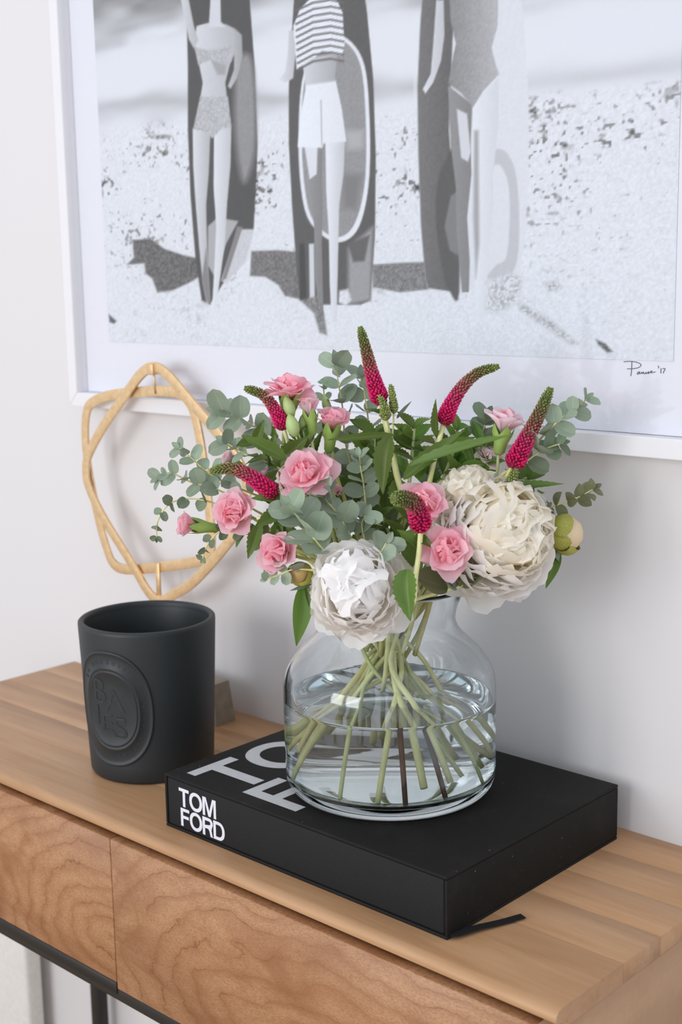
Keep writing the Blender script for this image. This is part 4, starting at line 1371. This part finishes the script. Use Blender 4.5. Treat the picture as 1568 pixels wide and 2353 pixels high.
carnation(972, 1156, 0.085, 53, (0.15, 0.45, 0.88), 'pink carnation behind the blunt magenta speedwell tip', 0.75, seed=10, n=17, bot=vb(735, 1720))
carnation(1160, 970, 0.035, 52, (0.15, 0.95, 0.25), 'pale pink carnation leaning over the frame edge near tall speedwell spikes', 0.5, ('petal_pink', 'petal_pale'), 16, seed=11)
carnation(615, 978, -0.03, 28, (-0.5, 0.7, 0.4), 'small pale pink carnation half hidden behind the short speedwell spike', 0.6, ('petal_pink', 'petal_pale'), 12, bot='neck', seed=12)
carnation(527, 1052, -0.02, 26, (-0.8, 0.5, 0.3), 'small pale pink carnation peeping out behind the gold ring side leaves', 0.5, ('petal_pink', 'petal_pale'), 12, bot='neck', seed=13)
carnation(606, 1086, -0.01, 26, (-0.5, 0.5, 0.6), 'pale blush carnation deep between two speedwell spikes', 0.6, ('petal_pale', 'petal_pale'), 12, bot='neck', seed=14)
carnation(1128, 1046, 0.02, 34, (0.2, 0.6, 0.7), 'pale lilac pink ruffled carnation behind the cream peony', 0.8, ('petal_pale', 'petal_pale'), 18, bot='neck', seed=15)
carnation(775, 1130, -0.01, 24, (0.1, 0.5, 0.8), 'small blush carnation bud sunk among the dark inner stems', 0.3, ('petal_pink', 'petal_pale'), 8, bot='neck', seed=16)

# ---- peony buds
def peony_bud(px, py, off, rpx, face, label, tip_mat, bot=None, leaves=(), seed=1):
    f = facing(*face)
    c = at(px, py, off); R_ = rpx * PXM
    HM = head_matrix(c - f * R_, f)
    path = stem_path(c - f * R_ * 0.95, -f, bot)
    t = thing('peony_bud', path[-1], label, 'flower bud', 'peony buds in the vase')
    add_stem(t, path, M['stem_olive'], 0.0022, 0.0028)
    me = lathe_mesh([(0, 0), (R_ * .55, R_ * .12), (R_ * .92, R_ * .6), (R_ * 1.0, R_ * 1.05), (R_ * .86, R_ * 1.55), (R_ * .5, R_ * 1.9), (0, R_ * 2.02)], 20, 'bud_core')
    me.materials.append(tip_mat)
    o = bpy.data.objects.new('bud_core', me); link(o); place(o, t, HM)
    gd = petals_for('sepal', 'bud_green')
    for i in range(5):
        add_petal(t, HM, gd[i % 2], i * 1.2566 + seed, math.radians(66), R_ * 0.30, -R_ * 0.02, R_ * (2.0 if i % 2 else 1.7), 0, 1.0).name = 'sepal'
    for (bx, by, tx, ty, w, mt) in leaves:
        add_leaf(t, at(bx, by, off), at(tx, ty, off + 0.01), w * PXM, 'smooth', mt, k=bx)
    return t
peony_bud(1300, 1226, 0.045, 38, (0.93, 0.12, 0.34), 'round yellow green peony bud with cream tip beside the largest peony', simple('cream_bud_tip', (228, 205, 168), 0.55, nscale=20), vb(660, 1730, 0.05),
          ((1262, 1230, 1222, 1212, 30, 'leaf'), (1284, 1262, 1256, 1352, 26, 'leaf'), (1250, 1260, 1290, 1292, 24, 'leaf'), (1262, 1250, 1286, 1286, 34, 'euc')), 1)
peony_bud(690, 1318, 0.07, 24, (-0.3, 0.2, 0.9), 'tan green peony bud under the cupped low carnation', M['bud_tan'], 'neck', ((700, 1338, 683, 1486, 44, 'leaf_bright'), (703, 1342, 713, 1392, 14, 'leaf'), (716, 1342, 667, 1357, 9, 'euc_dark')), 2)
peony_bud(726, 1172, 0.02, 28, (-0.1, 0.2, 0.95), 'tan peony bud deep behind pale eucalyptus leaves', M['bud_tan'], 'neck', (), 3)

# ---- speedwell (veronica) spikes
def bead_mesh_data():
    bm = bmesh.new()
    bmesh.ops.create_icosphere(bm, subdivisions=1, radius=1)
    V = [v.co.copy() for v in bm.verts]; Fc = [tuple(v.index for v in f.verts) for f in bm.faces]
    bm.free()
    return V, Fc
BV, BF = bead_mesh_data()
def ramp3(s, stops):
    for (a, ca), (b, cb) in zip(stops[:-1], stops[1:]):
        if s <= b:
            t = (s - a) / (b - a)
            return tuple(x + (y - x) * t for x, y in zip(ca, cb))
    return stops[-1][1]
C_MAG = [(0.0, lin((150, 30, 62))), (0.10, lin((216, 24, 100))), (0.36, lin((208, 44, 108))), (0.5, lin((172, 92, 92))), (0.66, lin((140, 110, 78))), (0.82, lin((118, 124, 66))), (1.0, lin((128, 146, 74)))]
C_GRN = [(0.0, lin((132, 138, 74))), (1.0, lin((140, 156, 90)))]
def spike_part(t, pts, off, r0px, r1px, stops, seed, dens=1.0, name='florets'):
    r = random.Random(seed)
    offs = off if isinstance(off, (list, tuple)) else [off] * len(pts)
    path = catmull([at(x, y, o) for (x, y), o in zip(pts, offs)], 10)
    fr = frames(path)
    n = len(path)
    V, Fc, Cc = [], [], []
    L = sum((path[i + 1] - path[i]).length for i in range(n - 1))
    rows = int(L / 0.0020 * dens)
    for i in range(rows):
        s = i / (rows - 1)
        f = s * (n - 1); k = min(int(f), n - 2); w = f - k
        p = path[k].lerp(path[k + 1], w)
        T_, N_, B_ = fr[k]
        rad = (r0px + (r1px - r0px) * s ** 0.9) * PXM
        rad *= min(1, 0.62 + s * 6) * (1 - 0.45 * max(0, (s - 0.9) / 0.1) ** 2)
        cnt = max(7, int(12 - 3 * s))
        for q in range(cnt):
            a = 2 * math.pi * (q + 0.5 * (i % 2)) / cnt + r.uniform(-.12, .12)
            out = N_ * math.cos(a) + B_ * math.sin(a)
            op = max(0, 1 - s / 0.45)
            d = (out * (0.75 + 0.2 * op) + T_ * (0.75 - 0.35 * op)).normalized()
            ln = (0.0025 - 0.0011 * s) * (1 + 0.25 * op) * r.uniform(.85, 1.2)
            th = (0.00135 - 0.00055 * s) * r.uniform(.9, 1.15)
            cpos = p + out * (rad - ln * 0.55) + T_ * r.uniform(-.0005, .0005)
            x = d.orthogonal().normalized(); y = d.cross(x)
            base = len(V)
            cb = ramp3(min(1, max(0, s + r.uniform(-.06, .06))), stops)
            g = r.uniform(0.7, 1.25)
            cc = (cb[0] * g, cb[1] * g, cb[2] * g, 1)
            for v in BV:
                V.append(cpos + x * (v.x * th) + y * (v.y * th) + d * (v.z * ln))
                Cc.append(cc)
            for f_ in BF:
                Fc.append(tuple(base + z for z in f_))
    o = part_world(name, V, Fc, M['florets'], t, cols=Cc)
    o['kind'] = 'stuff'
    # core so that no light shows between the florets
    V2, F2 = tube_data(path, lambda s: (r0px + (r1px - r0px) * s) * PXM * 0.62, 8)
    cols = [ramp3(i // 8 / (n - 1), stops) for i in range(len(V2))]
    part_world('axis', V2, F2, M['florets'], t, cols=[(c[0] * .5, c[1] * .5, c[2] * .5, 1) for c in cols])
    return path
def speedwell(pts, off, r0, r1, label, leaves=(), bot=None, seed=1, stem_r=0.0019, extra=(), via=None, stem_mat='stem'):
    offs = off if isinstance(off, (list, tuple)) else [off] * len(pts)
    base = at(*pts[0], offs[0])
    d = (at(*pts[1], offs[1]) - base).normalized()
    if via:
        low = at(*via, offs[0] - 0.005)
        path = [base] + catmull([base, base.lerp(low, .5) + d * -0.004, low], 5)[1:-1] + stem_path(low, (low - base).normalized(), bot)
    else:
        path = stem_path(base, -d, bot)
    t = thing('speedwell', path[-1], label, 'flower', 'speedwell spikes in the vase')
    add_stem(t, path, M[stem_mat], stem_r, stem_r * 1.25)
    spike_part(t, pts, off, r0, r1, C_MAG, seed)
    for k, (pp, of, a, b) in enumerate(extra):
        pth = spike_part(t, pp, of, a, b, C_GRN, seed + 50 + k, 1.0, 'side_spike')
        V, Fc = tube_data([pth[0], pth[0].lerp(path[6], .5), path[6]], 0.001, 6)
        part_world('stalk', V, Fc, M['stem'], t)
    for k, lf in enumerate(leaves):
        bx, by, tx, ty, w = lf[:5]
        kind = lf[5] if len(lf) > 5 else 'serr'
        mat = lf[6] if len(lf) > 6 else 'leaf'
        o0 = offs[0] + (lf[7] if len(lf) > 7 else 0)
        o1 = o0 + (lf[8] if len(lf) > 8 else 0.01)
        add_leaf(t, at(bx, by, o0), at(tx, ty, o1), w * PXM, kind, mat, k=k)
    return t
speedwell([(876, 925), (858, 870), (843, 810), (828, 752)], 0.03, 21, 9, 'tallest straight magenta and green speedwell spike rising over the bouquet',
          ((905, 1000, 750, 1010, 16, 'serr', 'leaf', .01), (896, 1004, 872, 1132, 46, 'serr', 'leaf', .02, .02), (905, 1000, 970, 1040, 40, 'serr', 'leaf', .0, -.02),
           (912, 1100, 940, 1200, 46, 'serr', 'leaf_bright', -.01), (893, 960, 842, 935, 16, 'serr', 'leaf'), (912, 962, 944, 922, 8, 'smooth', 'euc_dark'), (912, 1000, 935, 975, 12, 'smooth', 'leaf'), (905, 1090, 880, 1190, 44, 'serr', 'leaf', -.03)),
          vb(970, 1806, 0.03), 21, 0.0028, (([(886, 962), (884, 935), (872, 910)], 0.042, 13, 6), ([(906, 946), (903, 915), (898, 886)], 0.035, 10, 6)), (912, 1090))
speedwell([(1020, 972), (1034, 935), (1062, 890), (1100, 856), (1146, 842)], 0.03, 20, 9, 'magenta speedwell spike arching away over the white frame',
          ((930, 1100, 1068, 984, 34, 'serr', 'leaf', .03, .0), (945, 1070, 1176, 990, 25, 'serr', 'leaf', .04, .03), (1003, 1000, 1004, 914, 20, 'serr', 'leaf'), (1000, 1020, 960, 1005, 18, 'serr', 'leaf'), (1010, 1040, 1090, 1000, 26, 'serr', 'leaf_bright', -.02)),
          vb(1025, 1792, 0.03), 22, 0.0024, (), (985, 1120))
speedwell([(1178, 1072), (1205, 1020), (1235, 960), (1266, 892)], 0.05, 24, 11, 'upright magenta speedwell spike beside the silvery eucalyptus tip near wall',
          ((1165, 1120, 1298, 1110, 20, 'serr', 'leaf', .0, .0), (1150, 1118, 1252, 1168, 24, 'serr', 'leaf', .01, .0), (1160, 1140, 1232, 1205, 30, 'serr', 'leaf', -.01, .0)),
          None, 23, 0.0020, (([(1168, 1118), (1178, 1100), (1186, 1078)], 0.055, 12, 9),), (1148, 1125), 'stem_olive')
speedwell([(632, 1138), (600, 1112), (560, 1086), (525, 1076), (486, 1082)], [0.05, 0.05, 0.045, 0.04, 0.03], 22, 10, 'drooping magenta speedwell spike reaching across the gold sculpture',
          ((650, 1150, 578, 1142, 26, 'serr', 'leaf', .0), (668, 1130, 640, 1085, 18, 'serr', 'leaf', .0), (660, 1160, 600, 1150, 30, 'serr', 'leaf', -.01)), None, 24, 0.0018, (([(668, 1165), (655, 1140), (645, 1120)], 0.052, 12, 8),), (672, 1180))
speedwell([(652, 984), (634, 945), (605, 908), (564, 892)], 0.03, 17, 9, 'short curved magenta speedwell spike left of the green carnation buds',
          ((655, 1055, 556, 998, 30, 'serr', 'leaf', .02), (650, 1060, 700, 1005, 40, 'serr', 'leaf', .0), (645, 1070, 690, 1060, 34, 'serr', 'leaf', .01), (640, 1090, 600, 1120, 24, 'serr', 'leaf', .0)), None, 25, 0.0018, (), (668, 1050))
speedwell([(968, 1212), (962, 1180), (950, 1156), (928, 1146), (905, 1146)], [0.11, 0.125, 0.14, 0.155, 0.165], 24, 15, 'blunt magenta speedwell spike nodding towards the room in front of pink carnation',
          ((955, 1230, 1000, 1260, 20, 'serr', 'leaf', -.01), (935, 1310, 936, 1424, 50, 'serr', 'leaf', .02, .02), (950, 1300, 905, 1240, 40, 'serr', 'leaf', -.02), (960, 1260, 915, 1215, 24, 'serr', 'leaf_bright', -.01)), None, 26, 0.0024, (), (956, 1320))
# a leafy speedwell stem without a flower filling the left side
def leafy_stem(pts, off, leaves, label, bot=None, mat='stem', r=0.0018, cat='foliage', name='leafy_stem'):
    P = [at(x, y, off) for x, y in pts]
    path = catmull(P, 5)[:-1] + stem_path(P[-1], (P[-1] - P[-2]).normalized(), bot)
    t = thing(name, path[-1], label, cat, 'leafy stems in the vase')
    add_stem(t, path, M[mat], r, r * 1.3)
    for k, lf in enumerate(leaves):
        bx, by, tx, ty, w = lf[:5]
        kind = lf[5] if len(lf) > 5 else 'serr'
        m_ = lf[6] if len(lf) > 6 else 'leaf'
        oo = off + (lf[7] if len(lf) > 7 else 0)
        add_leaf(t, at(bx, by, oo), at(tx, ty, oo + 0.012), w * PXM, kind, m_, k=k)
    return t
leafy_stem([(590, 1190), (640, 1200), (720, 1260)], 0.055, ((600, 1205, 568, 1284, 28), (650, 1180, 604, 1322, 26), (660, 1170, 585, 1215, 32), (660, 1200, 700, 1190, 30), (640, 1205, 690, 1235, 30), (700, 1240, 660, 1260, 24)),
           'serrated green leaves hanging between the round and cupped carnations', 'neck')
leafy_stem([(880, 1290), (915, 1280), (930, 1330)], 0.06, ((900, 1285, 860, 1262, 24, 'serr', 'leaf_bright'), (920, 1300, 880, 1325, 30, 'serr', 'leaf'), (930, 1310, 975, 1290, 26, 'serr', 'leaf'), (925, 1250, 960, 1215, 26, 'serr', 'leaf'), (925, 1240, 890, 1190, 30, 'serr', 'leaf', -.02)),
           'dark green leafy stem right behind the hanging white peony')
leafy_stem([(1060, 1050), (1020, 1100), (985, 1180)], -0.01, ((1040, 1075, 1100, 1030, 30, 'smooth', 'leaf_bright'), (1035, 1080, 1060, 1020, 26, 'smooth', 'leaf_bright'), (1030, 1090, 1085, 1080, 30, 'smooth', 'leaf_bright'), (1010, 1110, 960, 1060, 26, 'serr', 'leaf'), (1115, 1065, 1150, 990, 26, 'smooth', 'leaf_bright', .02), (1010, 1120, 985, 1070, 22, 'smooth', 'leaf_bright'), (1045, 1090, 1030, 1040, 22, 'smooth', 'leaf_bright', .03), (1060, 1080, 1120, 1060, 26, 'smooth', 'leaf_bright', .03), (1000, 1130, 1040, 1100, 26, 'serr', 'leaf_bright', .03), (960, 1100, 990, 1050, 30, 'serr', 'leaf_bright', .03)),
           'bright green leafy stem behind the cream peony', 'neck')
leafy_stem([(1085, 1330), (1060, 1345), (1010, 1360)], 0.085, ((1075, 1335, 1120, 1310, 46, 'smooth', 'leaf_olive'), (1030, 1350, 948, 1330, 66, 'oval', 'leaf_olive'), (1060, 1350, 1090, 1300, 30, 'smooth', 'leaf_olive'), (1050, 1350, 1012, 1330, 34, 'oval', 'euc'), (1055, 1345, 1045, 1310, 34, 'round', 'euc_dark')),
           'olive leaves resting on the right rim of the vase')

# ---- eucalyptus branches
def eucalyptus(pts, off, s0, s1, pairs, label, bot=None, seed=1, mat='euc', stem_mat='stem_olive', start=0.0, tipleaf=True, kind='round', rs=0.0011):
    """pts run from the tip of the branch down towards the vase; s0/s1 leaf length in px at the tip / low end"""
    r = random.Random(seed)
    offs = off if isinstance(off, (list, tuple)) else [off] * len(pts)
    P = [at(x, y, o) for (x, y), o in zip(pts, offs)]
    branch = catmull(P, 10)
    path = branch[:-1] + stem_path(P[-1], (P[-1] - P[-2]).normalized(), bot)
    t = thing('eucalyptus_branch', path[-1], label, 'foliage', 'eucalyptus branches in the vase')
    V, Fc = tube_data(branch, lambda s: 0.0006 + (rs - 0.0006) * s, 6)
    part_world('twig', V, Fc, M['stem_olive'], t)
    add_stem(t, path[len(branch) - 2:], M[stem_mat], rs, 0.0024)
    fr = frames(branch)
    n = len(branch)
    pairs = int(pairs * 1.2 + 0.5)
    for k in range(pairs):
        s = start + (1 - start) * (k + 0.25) / pairs
        i = min(n - 1, int(s * (n - 1)))
        p = branch[i]; T_, N_, B_ = fr[i]
        T_ = -T_                                # towards the tip
        size = (s0 + (s1 - s0) * s) * PXM * 1.06
        a = k * 1.5708 + r.uniform(-.4, .4)
        side = N_ * math.cos(a) + B_ * math.sin(a)
        for sg in (1, -1):
            if r.random() < 0.04:
                continue
            d = (side * sg * 0.85 + T_ * r.uniform(.25, .7) + facing(0, 0, 1) * r.uniform(-.1, .35)).normalized()
            L = size * r.uniform(.85, 1.15)
            st = p + d * L * 0.12
            nrm = (facing(r.uniform(-.6, .6), r.uniform(-.2, .9), 0.9) + T_ * 0.3).normalized()
            add_leaf(t, st - d * L * 0.12, st + d * L, L * r.uniform(.72, .98), kind, mat, nrm, r.randrange(8))
    if tipleaf:
        T_ = -fr[0][0]
        add_leaf(t, branch[0], branch[0] + T_ * s0 * PXM * 0.8, s0 * PXM * 0.5, 'oval', mat, None, seed)
    return t
eucalyptus([(412, 1030), (440, 1052), (480, 1088), (540, 1118), (620, 1150)], 0.0, 26, 46, 6, 'silvery eucalyptus branch spreading in front of the gold sculpture, upper of the pair', None, 31)
eucalyptus([(364, 1100), (395, 1088), (440, 1108), (500, 1125), (600, 1180)], 0.015, 26, 44, 6, 'silvery eucalyptus branch spreading in front of the gold sculpture, lower of the pair', 'neck', 32)
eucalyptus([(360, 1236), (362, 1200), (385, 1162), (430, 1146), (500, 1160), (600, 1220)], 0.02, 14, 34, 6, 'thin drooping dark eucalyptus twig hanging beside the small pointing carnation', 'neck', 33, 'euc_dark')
eucalyptus([(512, 948), (545, 958), (590, 985), (640, 1030), (700, 1090)], -0.01, 48, 44, 6, 'eucalyptus branch with one large round leaf at its tip above the gold ring', None, 34)
eucalyptus([(520, 1018), (560, 1040), (610, 1060), (680, 1110)], 0.01, 34, 42, 5, 'eucalyptus sprig beneath the branch with the large round tip leaf', 'neck', 35)
eucalyptus([(772, 836), (778, 880), (788, 940), (795, 1020), (820, 1110)], -0.01, 40, 48, 6, 'tall upright eucalyptus branch beside the half open side carnation', vb(935, 1860, 0.014), 36, 'euc', 'stem_brown')
eucalyptus([(834, 868), (838, 905), (846, 960), (850, 1030), (860, 1120)], -0.02, 38, 42, 6, 'tall eucalyptus branch close behind the tallest speedwell spike', vb(1036, 1846, 0.014), 37, 'euc', 'stem_brown')
eucalyptus([(826, 1048), (830, 1080), (838, 1130), (842, 1200)], 0.035, 26, 44, 5, 'young eucalyptus sprig standing in the dark gap of the bouquet centre', 'neck', 38)
eucalyptus([(738, 1118), (752, 1150), (785, 1195), (815, 1250)], 0.06, 34, 48, 5, 'eucalyptus sprig with pale leaves below the large frilled carnation', 'neck', 39)
eucalyptus([(840, 1185), (832, 1205), (838, 1240), (850, 1290)], 0.055, 34, 44, 3, 'small eucalyptus tip of grey leaves above the hanging peony', 'neck', 40)
eucalyptus([(668, 1168), (690, 1195), (720, 1235), (760, 1285)], 0.085, 44, 62, 5, 'pale broad leaved eucalyptus branch bending over the left rim', None, 41)
eucalyptus([(888, 1248), (880, 1262), (862, 1290)], 0.105, 34, 40, 2, 'pale blue eucalyptus leaf tip touching the hanging peony', 'neck', 42)
eucalyptus([(1348, 918), (1322, 940), (1290, 962), (1250, 1000), (1200, 1060)], 0.045, 26, 44, 6, 'silvery eucalyptus branch end overlapping the white frame', None, 43)
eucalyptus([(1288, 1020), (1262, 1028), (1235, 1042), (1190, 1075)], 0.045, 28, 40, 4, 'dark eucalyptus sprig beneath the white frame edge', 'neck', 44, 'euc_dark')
eucalyptus([(1364, 1124), (1335, 1140), (1295, 1155), (1245, 1172), (1180, 1190)], 0.045, 26, 40, 6, 'slender leaved eucalyptus branch pointing along the wall above the bud', 'neck', 45, 'leaf_olive', 'stem_brown', 0, True, 'oval')
eucalyptus([(614, 1330), (640, 1322), (675, 1308), (720, 1310)], 0.08, 20, 34, 3, 'tiny eucalyptus tip below the cupped low carnation', 'neck', 46)
eucalyptus([(466, 1284), (478, 1250), (520, 1215), (600, 1230)], 0.03, 14, 26, 4, 'thin dangling eucalyptus twig over the lower gold ring', 'neck', 47, 'euc_dark')
eucalyptus([(1120, 962), (1112, 985), (1100, 1020), (1080, 1080)], 0.005, 38, 40, 4, 'eucalyptus sprig behind the pale carnation near the frame', 'neck', 48, 'euc_dark')
eucalyptus([(742, 878), (745, 905), (750, 960), (765, 1040)], -0.015, 10, 34, 4, 'thin budding eucalyptus twig between carnation bud and tall branch', 'neck', 49, 'euc')
# inner greenery that closes the middle of the bouquet
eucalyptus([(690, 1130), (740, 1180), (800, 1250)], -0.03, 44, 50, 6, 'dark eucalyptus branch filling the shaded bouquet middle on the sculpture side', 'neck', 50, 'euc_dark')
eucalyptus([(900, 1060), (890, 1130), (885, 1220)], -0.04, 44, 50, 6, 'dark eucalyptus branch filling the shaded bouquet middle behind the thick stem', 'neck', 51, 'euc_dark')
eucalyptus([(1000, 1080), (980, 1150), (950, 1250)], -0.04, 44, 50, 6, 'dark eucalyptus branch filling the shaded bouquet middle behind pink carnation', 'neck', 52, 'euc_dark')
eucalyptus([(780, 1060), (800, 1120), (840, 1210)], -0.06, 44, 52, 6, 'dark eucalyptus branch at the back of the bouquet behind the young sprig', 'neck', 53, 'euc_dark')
leafy_stem([(760, 1090), (800, 1180), (850, 1270)], -0.045, ((770, 1110, 730, 1060, 34), (780, 1130, 840, 1080, 34), (790, 1160, 740, 1130, 40), (800, 1180, 860, 1130, 40), (815, 1210, 760, 1190, 44), (825, 1230, 890, 1190, 44), (840, 1250, 790, 1250, 44), (850, 1265, 910, 1240, 44)),
           'dark serrated foliage deep in the bouquet behind the young eucalyptus sprig', 'neck')
leafy_stem([(1080, 1090), (1040, 1180), (970, 1280)], -0.035, ((1070, 1120, 1120, 1070, 34), (1050, 1160, 1000, 1110, 40), (1040, 1180, 1110, 1160, 40), (1010, 1220, 950, 1180, 44), (1000, 1240, 1080, 1220, 44), (980, 1260, 930, 1230, 44), (975, 1275, 1050, 1270, 44)),
           'dark serrated foliage deep in the bouquet behind the peonies', 'neck')

def leafy_auto(pts, off, n, lpx, wpx, label, seed, mats=('leaf', 'leaf_bright'), kind='serr', bot='neck'):
    """leafy shoot: pairs of leaves set crosswise along the visible part of the stem"""
    r = random.Random(seed)
    P = [at(x, y, off) for x, y in pts]
    br = catmull(P, 8)
    path = br[:-1] + stem_path(P[-1], (P[-1] - P[-2]).normalized(), bot)
    t = thing('leafy_stem', path[-1], label, 'foliage', 'leafy stems in the vase')
    add_stem(t, path, M['stem_dark'], 0.0015, 0.0020)
    fr = frames(br)
    for k in range(n):
        i = int((k + 0.3) / n * (len(br) - 1))
        T_ = -fr[i][0]
        a = k * 1.5708 + r.uniform(-.5, .5)
        side = fr[i][1] * math.cos(a) + fr[i][2] * math.sin(a)
        for sg in (1, -1):
            d = (side * sg * 0.8 + T_ * r.uniform(.35, .8) + facing(0, 0, 1) * r.uniform(0, .35)).normalized()
            L = lpx * PXM * r.uniform(.75, 1.2) * (0.65 + 0.35 * min(1, (k + 1) / 3))
            add_leaf(t, br[i], br[i] + d * L, wpx * PXM * r.uniform(.8, 1.15), kind, r.choice(mats), (facing(r.uniform(-.5, .5), r.uniform(0, .9), .8) + T_ * .3).normalized(), r.randrange(6))
    return t
leafy_auto([(952, 985), (948, 1040), (940, 1120)], 0.02, 5, 78, 26, 'bright green leafy shoot between the two tallest speedwell spikes', 61)
leafy_auto([(1052, 990), (1040, 1045), (1010, 1120)], 0.0, 5, 74, 24, 'green leafy shoot below the arching speedwell spike', 62)
leafy_auto([(1110, 1010), (1090, 1060), (1060, 1130)], 0.015, 4, 66, 24, 'pale green leafy shoot between the pale carnation and cream peony', 63, ('leaf_bright',), 'smooth')
leafy_auto([(690, 1000), (700, 1050), (740, 1140)], 0.015, 5, 74, 26, 'green leafy shoot behind the large frilled carnation', 64)
leafy_auto([(590, 1015), (630, 1060), (690, 1130)], 0.02, 5, 70, 24, 'dark green leafy shoot under the short curved speedwell spike', 65, ('leaf',))
leafy_auto([(860, 1000), (862, 1060), (868, 1150)], 0.0, 5, 74, 28, 'green leafy shoot beside the thick pale stem of the tallest spike', 66, ('leaf',))
leafy_auto([(1210, 1095), (1180, 1130), (1130, 1190)], 0.03, 4, 70, 24, 'dark green leafy shoot behind the largest peony towards the wall', 67, ('leaf',))
leafy_auto([(560, 1225), (610, 1232), (700, 1270)], 0.03, 4, 56, 18, 'small leafy shoot beneath the round pink carnation', 68, ('leaf', 'leaf_olive'))
leafy_auto([(880, 1190), (900, 1240), (915, 1300)], 0.03, 5, 66, 26, 'dark leafy shoot in the gap above the hanging peony', 69, ('leaf',))
